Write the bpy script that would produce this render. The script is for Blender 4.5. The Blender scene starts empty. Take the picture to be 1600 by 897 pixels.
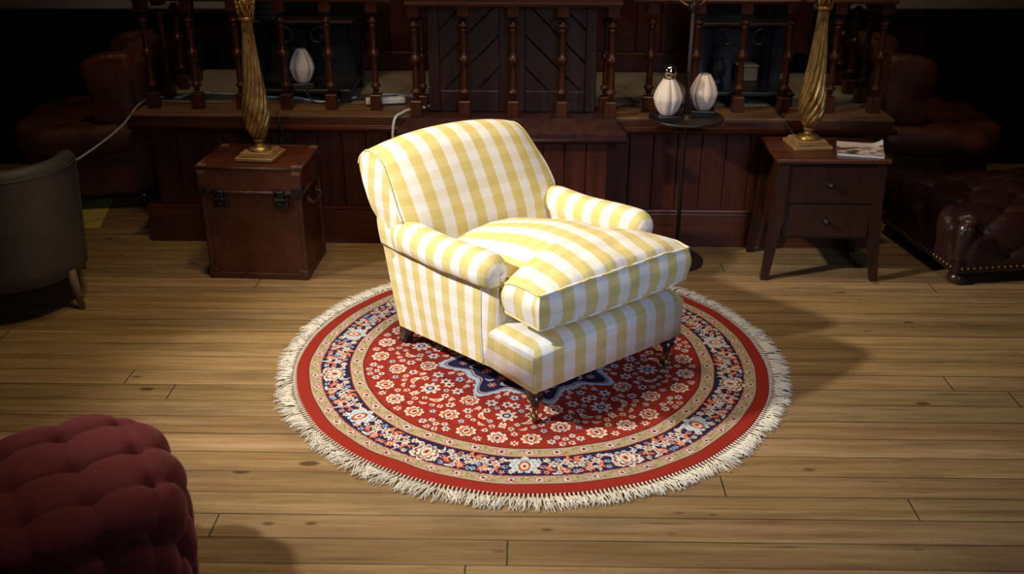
import bpy, bmesh, math, random
import numpy as np
from mathutils import Vector, Matrix, noise as mnoise

SC = bpy.context.scene
COL = SC.collection
PI = math.pi
random.seed(7)
np.random.seed(7)

# ------------------------------------------------------------------ camera
FPX = 1556.0
cd = bpy.data.cameras.new('camera')
cam = bpy.data.objects.new('camera', cd)
COL.objects.link(cam)
PITCH = math.atan(FPX / 3510.0)
cam.location = (0, 0, 1.85)
cam.rotation_euler = (PI / 2 - PITCH, 0, 0)
cd.sensor_width = 36.0
cd.lens = FPX / 1600 * 36.0
cd.dof.use_dof = True
cd.dof.focus_distance = 3.55
cd.dof.aperture_fstop = 2.4
SC.camera = cam

# ------------------------------------------------------------------ exposure, world, lights
SC.view_settings.view_transform = 'Standard'
SC.view_settings.look = 'None'
SC.view_settings.gamma = 1.0
SC.view_settings.use_curve_mapping = False
SC.view_settings.exposure = 0.0
w = bpy.data.worlds.new('world')
SC.world = w
w.use_nodes = True
w.node_tree.nodes['Background'].inputs[0].default_value = (0.6, 0.7, 1.0, 1)
w.node_tree.nodes['Background'].inputs[1].default_value = 0.002


def lamp(name, kind, loc, target, energy, color, **kw):
    d = bpy.data.lights.new(name, kind)
    d.energy = energy
    d.color = color
    for k, v in kw.items():
        setattr(d, k, v)
    o = bpy.data.objects.new(name, d)
    COL.objects.link(o)
    o.location = loc
    o.rotation_euler = (Vector(target) - Vector(loc)).to_track_quat('-Z', 'Y').to_euler()
    return o


# the key spot: fairly low on the left, it throws the armchair's shadow to the right
lamp('key_spot', 'SPOT', (-3.30, 2.44, 3.15), (0.05, 3.30, 0.30), 1080, (1.0, 0.955, 0.87),
     spot_size=math.radians(44), spot_blend=1.0, shadow_soft_size=0.10)
# added overhead spot for the floor pool; its soft cone stands in for vignetting
lamp('overhead_fill', 'SPOT', (-0.2, 3.0, 4.4), (-0.3, 3.25, 0), 340, (1.0, 0.79, 0.50),
     spot_size=math.radians(60), spot_blend=1.0, shadow_soft_size=0.35)
# ceiling spots in front of the stage
lamp('stage_spot', 'SPOT', (-1.1, 3.75, 4.4), (-1.05, 4.80, 0.6), 95, (1.0, 0.72, 0.42),
     spot_size=math.radians(72), spot_blend=1.0, shadow_soft_size=0.15)
lamp('stage_spot', 'SPOT', (1.2, 3.75, 4.4), (1.30, 4.75, 0.6), 95, (1.0, 0.72, 0.42),
     spot_size=math.radians(72), spot_blend=1.0, shadow_soft_size=0.15)
# narrow spots on the two halves of the balustrade
lamp('gallery_spot', 'SPOT', (-1.5, 1.3, 3.3), (-0.98, 4.85, 1.0), 95, (1.0, 0.72, 0.44),
     spot_size=math.radians(19), spot_blend=1.0, shadow_soft_size=0.06)
lamp('gallery_spot', 'SPOT', (1.6, 1.3, 3.3), (1.12, 4.75, 0.98), 95, (1.0, 0.72, 0.44),
     spot_size=math.radians(19), spot_blend=1.0, shadow_soft_size=0.06)
# daylight from the tall windows behind the camera
lamp('window_daylight', 'AREA', (1.7, -2.6, 3.0), (0.45, 3.1, 0.3), 8, (0.50, 0.66, 1.0),
     shape='RECTANGLE', size=1.4, size_y=2.0, spread=math.radians(34))


# ------------------------------------------------------------------ node helpers
class NT:
    def __init__(self, name):
        self.m = bpy.data.materials.new(name)
        self.m.use_nodes = True
        self.t = self.m.node_tree
        self.b = self.t.nodes['Principled BSDF']

    def n(self, typ, **kw):
        nd = self.t.nodes.new(typ)
        for k, v in kw.items():
            setattr(nd, k, v)
        return nd

    def link(self, a, b):
        self.t.links.new(a, b)

    def put(self, sock, v):
        if v is None:
            return
        if isinstance(v, bpy.types.NodeSocket):
            self.link(v, sock)
        else:
            if isinstance(v, (tuple, list)) and len(v) == 3 and sock.type == 'RGBA':
                v = (*v, 1)
            sock.default_value = v

    def math(self, op, a, b=None, c=None, clamp=False):
        nd = self.n('ShaderNodeMath', operation=op, use_clamp=clamp)
        self.put(nd.inputs[0], a)
        self.put(nd.inputs[1], b)
        self.put(nd.inputs[2], c)
        return nd.outputs[0]

    def mix(self, fac, a, b, blend='MIX'):
        nd = self.n('ShaderNodeMix', data_type='RGBA', blend_type=blend)
        self.put(nd.inputs[0], fac)
        self.put(nd.inputs[6], a)
        self.put(nd.inputs[7], b)
        return nd.outputs[2]

    def coord(self, which='Object'):
        return self.n('ShaderNodeTexCoord').outputs[which]

    def sep(self, v):
        return self.n('ShaderNodeSeparateXYZ', ).outputs if v is None else self._sep(v)

    def _sep(self, v):
        nd = self.n('ShaderNodeSeparateXYZ')
        self.link(v, nd.inputs[0])
        return nd.outputs

    def comb(self, x, y, z):
        nd = self.n('ShaderNodeCombineXYZ')
        self.put(nd.inputs[0], x)
        self.put(nd.inputs[1], y)
        self.put(nd.inputs[2], z)
        return nd.outputs[0]

    def scale(self, v, s):
        nd = self.n('ShaderNodeMapping')
        self.link(v, nd.inputs[0])
        nd.inputs['Scale'].default_value = s
        return nd.outputs[0]

    def noise(self, v, scale, detail=4, rough=0.5, col=False):
        nd = self.n('ShaderNodeTexNoise')
        if v is not None:
            self.link(v, nd.inputs['Vector'])
        nd.inputs['Scale'].default_value = scale
        nd.inputs['Detail'].default_value = detail
        nd.inputs['Roughness'].default_value = rough
        return nd.outputs['Color' if col else 'Fac']

    def ramp(self, fac, stops, interp='LINEAR'):
        nd = self.n('ShaderNodeValToRGB')
        nd.color_ramp.interpolation = interp
        cr = nd.color_ramp
        while len(cr.elements) < len(stops):
            cr.elements.new(0.5)
        for e, (p, c) in zip(cr.elements, stops):
            e.position = p
            e.color = (*c, 1) if len(c) == 3 else c
        self.link(fac, nd.inputs[0])
        return nd.outputs[0]

    def smooth(self, v, a, b, o0=0.0, o1=1.0):
        nd = self.n('ShaderNodeMapRange', interpolation_type='SMOOTHSTEP')
        self.put(nd.inputs[0], v)
        nd.inputs[1].default_value = a
        nd.inputs[2].default_value = b
        nd.inputs[3].default_value = o0
        nd.inputs[4].default_value = o1
        return nd.outputs[0]

    def bump(self, h, strength=0.3, dist=0.002):
        nd = self.n('ShaderNodeBump')
        nd.inputs['Strength'].default_value = strength
        nd.inputs['Distance'].default_value = dist
        self.link(h, nd.inputs['Height'])
        self.link(nd.outputs[0], self.b.inputs['Normal'])

    def base(self, c):
        self.put(self.b.inputs['Base Color'], c)

    def set(self, **kw):
        for k, v in kw.items():
            self.put(self.b.inputs[k.replace('_', ' ')], v)
        return self


def simple(name, col, rough=0.5, metal=0.0, var=0.15, scale=12, bump=0.0, **kw):
    t = NT(name)
    v = t.coord()
    f = t.noise(v, scale, 3)
    c2 = tuple(x * (1 - var) for x in col)
    c1 = tuple(min(1, x * (1 + var)) for x in col)
    t.base(t.mix(f, c2, c1))
    t.set(Roughness=rough, Metallic=metal, **kw)
    if bump:
        t.bump(t.noise(v, scale * 8, 3), bump)
    return t.m


def wood(name, dark, light, rough=0.35, axis='z', scale=1.0, coat=0.0):
    t = NT(name)
    v = t.coord()
    s = {'x': (1.2, 14, 14), 'y': (14, 1.2, 14), 'z': (14, 14, 1.2)}[axis]
    g = t.noise(t.scale(v, tuple(q * scale for q in s)), 2.0, 6, 0.6)
    t.base(t.ramp(g, [(0.3, dark), (0.7, light)]))
    t.set(Roughness=rough)
    t.b.inputs['Specular IOR Level'].default_value = 0.35
    if coat:
        t.b.inputs['Coat Weight'].default_value = coat
        t.b.inputs['Coat Roughness'].default_value = 0.2
    t.bump(g, 0.08, 0.001)
    return t.m


def s2l(c):
    return tuple(((x / 255) / 12.92 if x / 255 <= .04045 else ((x / 255 + .055) / 1.055) ** 2.4) for x in c)


# ------------------------------------------------------------------ materials
def floor_material():
    t = NT('pine_boards')
    x, y, z = t.sep(t.coord())
    W = 0.112
    yy = t.math('DIVIDE', y, W)
    idx = t.math('FLOOR', yy)
    fy = t.math('FRACT', yy)
    wn = t.n('ShaderNodeTexWhiteNoise', noise_dimensions='1D')
    t.put(wn.inputs['W'], idx)
    r1 = wn.outputs['Value']
    rc = t._sep(wn.outputs['Color'])
    # grain
    gv = t.comb(t.math('ADD', t.math('MULTIPLY', x, 1.3), t.math('MULTIPLY', r1, 37.0)),
                t.math('MULTIPLY', y, 26.0), t.math('MULTIPLY', idx, 3.7))
    g = t.noise(gv, 1.0, 6, 0.62)
    gf = t.noise(t.comb(t.math('MULTIPLY', x, 5.0), t.math('MULTIPLY', y, 160.0), idx), 1.0, 3, 0.6)
    col = t.ramp(g, [(0.25, (0.165, 0.094, 0.036)), (0.5, (0.290, 0.182, 0.076)), (0.75, (0.390, 0.262, 0.120))])
    col = t.mix(t.math('MULTIPLY', t.smooth(gf, 0.48, 0.72), 0.50), col, (0.11, 0.055, 0.020))
    tone = t.math('ADD', 0.74, t.math('MULTIPLY', r1, 0.45))
    tint = t.comb(tone, t.math('MULTIPLY', tone, t.math('ADD', 0.95, t.math('MULTIPLY', rc[1], 0.08))),
                  t.math('MULTIPLY', tone, t.math('ADD', 0.85, t.math('MULTIPLY', rc[2], 0.25))))
    col = t.mix(1.0, col, tint, 'MULTIPLY')
    # worn grey patches
    wp = t.noise(t.comb(t.math('MULTIPLY', x, 1.1), t.math('MULTIPLY', y, 4.0), 0.0), 1.6, 5, 0.65)
    col = t.mix(t.smooth(wp, 0.48, 0.74, 0.0, 0.55), col, (0.120, 0.085, 0.045))
    # knots
    vo = t.n('ShaderNodeTexVoronoi', voronoi_dimensions='3D', feature='F1')
    wob = t.noise(t.comb(t.math('MULTIPLY', x, 14), t.math('MULTIPLY', y, 20), 0.0), 1.0, 3)
    t.link(t.comb(t.math('ADD', t.math('MULTIPLY', x, 4.2), t.math('ADD', t.math('MULTIPLY', r1, 19.0), t.math('MULTIPLY', wob, 0.06))),
                  t.math('MULTIPLY', y, 9.8), 0.0), vo.inputs['Vector'])
    vo.inputs['Scale'].default_value = 1.0
    kd = vo.outputs['Distance']
    kr = t._sep(vo.outputs['Color'])
    ksz = t.math('MULTIPLY', kr[0], 0.11)
    kn = t.smooth(t.math('SUBTRACT', kd, ksz), -0.01, 0.07, 0.85, 0.0)
    kn = t.math('MULTIPLY', kn, t.math('GREATER_THAN', kr[1], 0.28))
    col = t.mix(kn, col, (0.050, 0.022, 0.009))
    # dark streaks and scratches
    st = t.noise(t.comb(t.math('ADD', t.math('MULTIPLY', x, 2.2), t.math('MULTIPLY', r1, 11.0)), t.math('MULTIPLY', y, 55.0), 5.0), 1.0, 4, 0.7)
    col = t.mix(t.smooth(st, 0.60, 0.72, 0.0, 0.8), col, (0.055, 0.030, 0.014))
    # seams
    sw = t.noise(t.comb(t.math('MULTIPLY', x, 1.4), t.math('MULTIPLY', idx, 5.3), 0.0), 1.0, 3)
    edge = t.math('MINIMUM', fy, t.math('SUBTRACT', 1.0, fy))
    seam = t.math('LESS_THAN', edge, t.math('MULTIPLY', t.math('SUBTRACT', sw, 0.30), 0.050))
    soft = t.smooth(edge, 0.0, 0.07, 0.22, 0.0)
    # butt joints
    bx = t.math('FRACT', t.math('ADD', t.math('DIVIDE', x, 3.1), t.math('MULTIPLY', r1, 7.3)))
    butt = t.math('LESS_THAN', bx, 0.0014)
    col = t.mix(soft, col, (0.06, 0.035, 0.016))
    gap = t.math('MAXIMUM', seam, butt)
    col = t.mix(t.math('MULTIPLY', gap, 0.93), col, (0.008, 0.005, 0.003))
    t.base(col)
    t.set(Roughness=t.smooth(g, 0.2, 0.8, 0.42, 0.62))
    t.b.inputs['Specular IOR Level'].default_value = 0.35
    h = t.math('SUBTRACT', t.math('ADD', t.math('MULTIPLY', g, 0.25), t.math('MULTIPLY', gf, 0.10)), gap)
    t.bump(h, 0.35, 0.003)
    return t.m


def gingham_material():
    t = NT('yellow_gingham')
    uv = t.sep(t.coord('UV'))
    P = 0.098

    def band(s, off, soft=0.06, P=P):
        f = t.math('FRACT', t.math('ADD', t.math('DIVIDE', s, P), off))
        d = t.math('ABSOLUTE', t.math('SUBTRACT', f, 0.5))
        return t.smooth(d, 0.25 - soft / 2, 0.25 + soft / 2, 1.0, 0.0)
    warp = band(uv[0], 0.0)
    weft = band(uv[1], 0.2, P=0.074)
    th = t.noise(t.scale(t.coord('UV'), (700, 60, 1)), 1.0, 2)
    th2 = t.noise(t.scale(t.coord('UV'), (60, 700, 1)), 1.0, 2)
    thr = t.math('ADD', 0.88, t.math('MULTIPLY', t.math('ADD', th, th2), 0.12))
    c = t.mix(weft, (0.80, 0.78, 0.745), (0.775, 0.715, 0.600))
    c = t.mix(warp, c, t.mix(weft, (0.695, 0.575, 0.245), (0.65, 0.525, 0.190)))
    c = t.mix(1.0, c, t.comb(thr, thr, thr), 'MULTIPLY')
    t.base(c)
    t.set(Roughness=0.9)
    t.b.inputs['Specular IOR Level'].default_value = 0.15
    t.b.inputs['Sheen Weight'].default_value = 0.1
    wv = t.math('ADD', th, th2)
    fold = t.noise(t.scale(t.coord(), (9, 9, 9)), 1.0, 3)
    t.bump(t.math('ADD', t.math('MULTIPLY', wv, 0.2), t.math('MULTIPLY', fold, 1.2)), 0.25, 0.004)
    return t.m


def rug_material():
    t = NT('rug_pile')
    a = t.n('ShaderNodeVertexColor')
    a.layer_name = 'pattern'
    pile = t.noise(t.scale(t.coord(), (260, 260, 260)), 1.0, 2)
    p = t.math('ADD', 0.72, t.math('MULTIPLY', pile, 0.5))
    t.base(t.mix(1.0, a.outputs['Color'], t.comb(p, p, p), 'MULTIPLY'))
    t.set(Roughness=0.95)
    t.b.inputs['Specular IOR Level'].default_value = 0.1
    t.bump(pile, 0.5, 0.003)
    return t.m


def leather(name, dark, light, rough=0.28):
    t = NT(name)
    v = t.coord()
    f = t.noise(v, 5.0, 4)
    t.base(t.ramp(f, [(0.3, dark), (0.75, light)]))
    cr = t.n('ShaderNodeTexVoronoi', feature='DISTANCE_TO_EDGE')
    t.link(v, cr.inputs['Vector'])
    cr.inputs['Scale'].default_value = 140
    t.set(Roughness=t.smooth(t.noise(v, 11, 3), 0.3, 0.7, rough - 0.06, rough + 0.12))
    wr = t.noise(v, 18, 4)
    t.bump(t.math('ADD', t.math('MULTIPLY', t.smooth(cr.outputs[0], 0, 0.12), 0.15), wr), 0.35, 0.006)
    return t.m


def gold_material():
    t = NT('aged_gilding')
    v = t.coord()
    f = t.noise(t.scale(v, (1, 1, 0.5)), 26, 5, 0.65)
    c = t.ramp(f, [(0.30, (0.06, 0.028, 0.008)), (0.45, (0.27, 0.14, 0.035)), (0.62, (0.55, 0.37, 0.13)), (0.8, (0.50, 0.44, 0.30))])
    t.base(c)
    t.set(Metallic=0.75, Roughness=t.smooth(f, 0.3, 0.7, 0.55, 0.30))
    t.bump(f, 0.3, 0.002)
    return t.m


def carpet_material():
    t = NT('stage_carpet_pile')
    v = t.coord()
    f = t.noise(v, 160, 3)
    g = t.noise(v, 4, 3)
    c = t.ramp(f, [(0.25, (0.13, 0.105, 0.072)), (0.75, (0.30, 0.25, 0.17))])
    t.base(t.mix(t.smooth(g, 0.35, 0.7, 0.0, 0.35), c, (0.16, 0.13, 0.09)))
    t.set(Roughness=0.95)
    t.bump(f, 0.6, 0.004)
    return t.m


def magazine_material():
    t = NT('magazine_cover')
    v = t.coord()
    x, y, z = t.sep(v)
    n = t.noise(t.scale(v, (1, 1.6, 1)), 16, 4)
    c = t.ramp(n, [(0.32, (0.10, 0.055, 0.04)), (0.43, (0.50, 0.26, 0.18)), (0.50, (0.80, 0.62, 0.52)), (0.62, (0.30, 0.24, 0.16)), (0.75, (0.78, 0.70, 0.62))], 'CONSTANT')
    top = t.smooth(y, 0.035, 0.05)
    t.base(t.mix(top, c, (0.80, 0.70, 0.58)))
    t.set(Roughness=0.35)
    return t.m


M = {}
M['floor'] = floor_material()
M['gingham'] = gingham_material()
M['rug'] = rug_material()
M['fringe'] = simple('wool_fringe', (0.64, 0.58, 0.47), 0.95, var=0.2, scale=30)
M['mahogany'] = wood('dark_mahogany', (0.030, 0.0070, 0.0030), (0.092, 0.023, 0.008), 0.30, 'z')
M['mahogany_x'] = wood('dark_mahogany_lengthwise', (0.036, 0.0085, 0.0035), (0.098, 0.025, 0.009), 0.35, 'x')
M['plank'] = wood('red_stained_boards', (0.030, 0.0052, 0.0018), (0.088, 0.0165, 0.0045), 0.45, 'z')
M['black_wood'] = wood('blackened_mahogany', (0.021, 0.0075, 0.006), (0.050, 0.0165, 0.0125), 0.38, 'z')
M['nosing'] = wood('worn_stage_edge', (0.085, 0.042, 0.018), (0.20, 0.105, 0.045), 0.5, 'x')
M['wainscot'] = wood('black_wainscot', (0.006, 0.004, 0.003), (0.014, 0.008, 0.006), 0.6, 'z')
M['plaster'] = simple('grey_plaster', (0.42, 0.39, 0.34), 0.9, var=0.06, scale=3)
M['ceil'] = simple('dark_ceiling', (0.05, 0.045, 0.04), 0.9)
M['carpet'] = carpet_material()
M['trunk'] = leather('trunk_leather', (0.045, 0.0095, 0.0028), (0.105, 0.024, 0.006), 0.40)
M['trunk_edge'] = leather('trunk_edge_leather', (0.035, 0.010, 0.005), (0.085, 0.026, 0.010), 0.38)
M['patch'] = leather('worn_corner_leather', (0.12, 0.05, 0.02), (0.26, 0.11, 0.045), 0.45)
M['iron'] = simple('dark_iron', (0.035, 0.034, 0.036), 0.38, 0.8)
M['black'] = simple('black_lacquer', (0.010, 0.010, 0.011), 0.35)
M['bronze'] = simple('dark_bronze', (0.040, 0.026, 0.020), 0.42, 0.5)
M['gold'] = gold_material()
M['gold_base'] = wood('gilded_wood_base', (0.16, 0.075, 0.025), (0.46, 0.27, 0.10), 0.45, 'x', 2.0)
M['brass'] = simple('old_brass', (0.24, 0.145, 0.05), 0.45, 0.9, var=0.3, scale=40)
M['table'] = wood('side_table_mahogany', (0.055, 0.015, 0.006), (0.125, 0.036, 0.013), 0.33, 'x', 1.0, 0.2)
M['table_leg'] = wood('side_table_leg', (0.018, 0.0050, 0.0022), (0.045, 0.013, 0.005), 0.36, 'z')
M['shade'] = simple('pleated_shade', (0.82, 0.68, 0.54), 0.6, var=0.05, scale=20)
M['shade'].node_tree.nodes['Principled BSDF'].inputs['Subsurface Weight'].default_value = 0.15
M['shade'].node_tree.nodes['Principled BSDF'].inputs['Subsurface Radius'].default_value = (0.02, 0.015, 0.01)
M['mirror_bulb'] = simple('silvered_bulb', (0.75, 0.70, 0.60), 0.06, 1.0, var=0.05)
M['white_plastic'] = simple('white_plastic', (0.72, 0.68, 0.60), 0.4, var=0.05)
M['black_rubber'] = simple('black_rubber', (0.012, 0.012, 0.013), 0.5)
M['leather'] = leather('brown_club_leather', (0.050, 0.012, 0.0045), (0.130, 0.036, 0.012), 0.25)
M['leather_dark'] = leather('oxblood_leather', (0.020, 0.007, 0.006), (0.050, 0.016, 0.012), 0.22)
M['tub'] = leather('taupe_leather', (0.052, 0.046, 0.042), (0.082, 0.073, 0.066), 0.50)
M['tub_leg'] = wood('pale_oak_leg', (0.12, 0.075, 0.040), (0.22, 0.14, 0.08), 0.5, 'z')
M['velvet'] = simple('burgundy_velvet', (0.105, 0.017, 0.019), 0.8, var=0.25, scale=6, bump=0.1)
vb = M['velvet'].node_tree.nodes['Principled BSDF']
vb.inputs['Sheen Weight'].default_value = 0.22
vb.inputs['Sheen Tint'].default_value = (0.75, 0.30, 0.30, 1)
vb.inputs['Specular IOR Level'].default_value = 0.15
M['leg_wood'] = wood('turned_mahogany', (0.022, 0.007, 0.004), (0.060, 0.019, 0.009), 0.28, 'z', 1.0, 0.3)
M['yellow_rug'] = simple('yellow_wool', (0.50, 0.40, 0.06), 0.95, var=0.2, scale=40)
M['navy'] = simple('blue_black_enamel', (0.020, 0.028, 0.045), 0.4)
M['grey_card'] = simple('grey_stone', (0.16, 0.14, 0.11), 0.8)
M['magazine'] = magazine_material()
M['paper'] = simple('paper_edges', (0.70, 0.68, 0.64), 0.7, var=0.1, scale=60)


# ------------------------------------------------------------------ object helpers
def props(o, label=None, cat=None, group=None, kind=None):
    for k, v in (('label', label), ('category', cat), ('group', group), ('kind', kind)):
        if v is not None:
            o[k] = v
    return o


def thing(name, label, cat, loc=(0, 0, 0), rz=0.0, group=None):
    o = bpy.data.objects.new(name, None)
    o.empty_display_size = 0.1
    COL.objects.link(o)
    o.location = loc
    o.rotation_euler = (0, 0, rz)
    return props(o, label, cat, group)


def link_mesh(name, me, mat, parent=None, smooth=False, mats=None):
    for mm in (mats or [mat]):
        me.materials.append(mm)
    if smooth:
        me.shade_smooth()
    o = bpy.data.objects.new(name, me)
    COL.objects.link(o)
    if parent is not None:
        o.parent = parent
    return o


class MB:
    """collects shapes, then links them as one mesh object"""

    def __init__(self):
        self.v, self.f, self.uv, self.sm = [], [], [], []

    def add(self, verts, faces, uvs=None, smooth=False):
        b = len(self.v)
        self.v += [tuple(p) for p in verts]
        for f in faces:
            self.f.append(tuple(b + i for i in f))
            self.uv.append([uvs[i] for i in f] if uvs is not None else None)
            self.sm.append(smooth)
        return self

    def bm(self, bm, smooth=False, uvf=None):
        bm.verts.ensure_lookup_table()
        bm.normal_update()
        b = len(self.v)
        self.v += [tuple(x.co) for x in bm.verts]
        for f in bm.faces:
            self.f.append(tuple(b + x.index for x in f.verts))
            self.uv.append([uvf(x.co, f.normal) for x in f.verts] if uvf else None)
            self.sm.append(smooth)
        bm.free()
        return self

    def box(self, x0, x1, y0, y1, z0, z1, bev=0.0, seg=1, smooth=False, uvf=None, mtx=None):
        bm = bmesh.new()
        bmesh.ops.create_cube(bm, size=1)
        for v in bm.verts:
            v.co = Vector(((x0 + x1) / 2 + v.co.x * (x1 - x0), (y0 + y1) / 2 + v.co.y * (y1 - y0), (z0 + z1) / 2 + v.co.z * (z1 - z0)))
        if bev > 0:
            bmesh.ops.bevel(bm, geom=list(bm.edges), offset=bev, segments=seg, affect='EDGES', profile=0.5)
        if mtx is not None:
            bmesh.ops.transform(bm, matrix=mtx, verts=bm.verts)
        return self.bm(bm, smooth, uvf)

    def frustum(self, c0, s0, c1, s1, bev=0.0):
        """square-section bar from centre c0 (half sizes s0) to c1 (s1)"""
        vs = []
        for c, s in ((c0, s0), (c1, s1)):
            for sx, sy in ((-1, -1), (1, -1), (1, 1), (-1, 1)):
                vs.append((c[0] + sx * s[0], c[1] + sy * s[1], c[2]))
        bm = bmesh.new()
        bv = [bm.verts.new(p) for p in vs]
        for f in ((3, 2, 1, 0), (4, 5, 6, 7), (0, 1, 5, 4), (1, 2, 6, 5), (2, 3, 7, 6), (3, 0, 4, 7)):
            bm.faces.new([bv[i] for i in f])
        if bev:
            bmesh.ops.bevel(bm, geom=list(bm.edges), offset=bev, segments=2, affect='EDGES')
        return self.bm(bm)

    def lathe(self, prof, seg=20, c=(0, 0, 0), sx=1.0, sy=1.0, smooth=True):
        n = len(prof)
        vs, fs = [], []
        for r, z in prof:
            for k in range(seg):
                a = 2 * PI * k / seg
                vs.append((c[0] + r * sx * math.cos(a), c[1] + r * sy * math.sin(a), c[2] + z))
        for i in range(n - 1):
            for k in range(seg):
                k2 = (k + 1) % seg
                fs.append((i * seg + k, i * seg + k2, (i + 1) * seg + k2, (i + 1) * seg + k))
        fs.append(tuple(range(seg - 1, -1, -1)))
        fs.append(tuple((n - 1) * seg + k for k in range(seg)))
        return self.add(vs, fs, None, smooth)

    def tube(self, pts, r, seg=8, cap=True, smooth=True, uv=None):
        pts = [Vector(p) for p in pts]
        n = len(pts)
        rs = r if isinstance(r, (list, tuple)) else [r] * n
        vs, fs = [], []
        up = None
        for i, p in enumerate(pts):
            d = (pts[min(i + 1, n - 1)] - pts[max(i - 1, 0)])
            if d.length < 1e-9:
                d = Vector((0, 0, 1))
            d.normalize()
            if up is None:
                up = Vector((0, 0, 1)) if abs(d.z) < 0.9 else Vector((1, 0, 0))
            a = d.cross(up)
            if a.length < 1e-6:
                a = d.orthogonal()
            a.normalize()
            b = a.cross(d).normalized()
            up = b
            for k in range(seg):
                t = 2 * PI * k / seg
                vs.append(p + (a * math.cos(t) + b * math.sin(t)) * rs[i])
        for i in range(n - 1):
            for k in range(seg):
                k2 = (k + 1) % seg
                fs.append((i * seg + k, i * seg + k2, (i + 1) * seg + k2, (i + 1) * seg + k))
        if cap:
            fs.append(tuple(range(seg - 1, -1, -1)))
            fs.append(tuple((n - 1) * seg + k for k in range(seg)))
        uvs = [uv(v) for v in vs] if uv else None
        return self.add(vs, fs, uvs, smooth)

    def grid(self, P, UV=None, closed=False, flip=False, smooth=True):
        """P: array [n][m][3]"""
        P = np.asarray(P, float)
        n, m = P.shape[:2]
        idx = lambda i, j: i * m + (j % m)
        fs = []
        for i in range(n - 1):
            for j in range(m if closed else m - 1):
                f = (idx(i, j), idx(i, j + 1), idx(i + 1, j + 1), idx(i + 1, j))
                fs.append(f[::-1] if flip else f)
        uvs = None if UV is None else [tuple(u) for u in np.asarray(UV, float).reshape(-1, 2)]
        return self.add(P.reshape(-1, 3), fs, uvs, smooth)

    def build(self, name, mat, parent=None, weld=0.0):
        me = bpy.data.meshes.new(name)
        me.from_pydata(self.v, [], self.f)
        if any(u is not None for u in self.uv):
            l = me.uv_layers.new(name='UVMap')
            flat = []
            for f, u in zip(self.f, self.uv):
                for k in range(len(f)):
                    flat += list(u[k]) if u is not None else [0.0, 0.0]
            l.data.foreach_set('uv', flat)
        me.polygons.foreach_set('use_smooth', self.sm)
        if weld:
            bm = bmesh.new()
            bm.from_mesh(me)
            bmesh.ops.remove_doubles(bm, verts=bm.verts, dist=weld)
            bmesh.ops.recalc_face_normals(bm, faces=bm.faces)
            bm.to_mesh(me)
            bm.free()
        me.update()
        return link_mesh(name, me, mat, parent)


def copy_tree(o, parent=None):
    c = o.copy()
    COL.objects.link(c)
    if parent is not None:
        c.parent = parent
    for ch in list(o.children):
        copy_tree(ch, c)
    return c


def smoothpath(pts, n=8):
    """Catmull-Rom through the points"""
    P = [Vector(p) for p in pts]
    out = []
    for i in range(len(P) - 1):
        p0 = P[max(i - 1, 0)]; p1 = P[i]; p2 = P[i + 1]; p3 = P[min(i + 2, len(P) - 1)]
        for k in range(n):
            t = k / n
            out.append(0.5 * ((2 * p1) + (p2 - p0) * t + (2 * p0 - 5 * p1 + 4 * p2 - p3) * t * t + (3 * p1 - p0 - 3 * p2 + p3) * t ** 3))
    out.append(P[-1])
    return out


def sstep(a, b, x):
    t = min(1, max(0, (x - a) / (b - a)))
    return t * t * (3 - 2 * t)


# ------------------------------------------------------------------ room
ROOM = (-4.6, 5.0, -3.2, 6.15, 4.9)
x0, x1, y0, y1, zc = ROOM
o = MB().box(x0 - .2, x1 + .2, y0 - .2, y1 + .4, -0.12, 0.0).build('floor', M['floor'])
o.rotation_euler.z = math.radians(-1.0)
props(o, kind='structure')
props(MB().box(x0 - .2, x1 + .2, y0 - .2, y1 + .2, zc, zc + .1).build('ceiling', M['ceil']), kind='structure')
DADO = 0.945


props(MB().box(x0 - .1, x1 + .1, y1, y1 + .1, 0, zc).build('wall_back', M['plaster']), kind='structure')
props(MB().box(x0 - .1, x1 + .1, y0 - .1, y0, 0, zc).build('wall_front', M['plaster']), kind='structure')
props(MB().box(x0 - .1, x0, y0, y1, 0, zc).build('wall_left', M['plaster']), kind='structure')
props(MB().box(x1, x1 + .1, y0, y1, 0, zc).build('wall_right', M['plaster']), kind='structure')
b = MB()
b.box(x0, x1, y1 - .025, y1, 0, DADO)
for i in range(60):
    xx = x0 + .08 + i * .16
    b.box(xx, xx + .145, y1 - .032, y1 - .02, .2, DADO - .02, .004)
props(b.build('trim_1', M['wainscot']), kind='structure')
props(MB().box(x0, x1, y1 - .055, y1, DADO - .035, DADO + .012, .008, 2).build('trim_2', M['wainscot']), kind='structure')
props(MB().box(x0, x1, y1 - .05, y1, 0, .19, .008, 2).build('baseboard_back', M['wainscot']), kind='structure')
props(MB().box(x0, x0 + .03, y0, y1 - .06, 0, DADO).build('trim_3', M['wainscot']), kind='structure')
props(MB().box(x1 - .03, x1, y0, y1 - .06, 0, DADO).build('trim_4', M['wainscot']), kind='structure')

# ------------------------------------------------------------------ stage
ZS = 0.67
SROT = math.radians(-1.7)
SORG = (0, 4.70, 0)
SXL, SXR, SYB = -1.815, 1.785, .98


def stage_pt(x, y, z):
    c, s = math.cos(SROT), math.sin(SROT)
    return (SORG[0] + x * c - y * s, SORG[1] + x * s + y * c, z)


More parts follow.
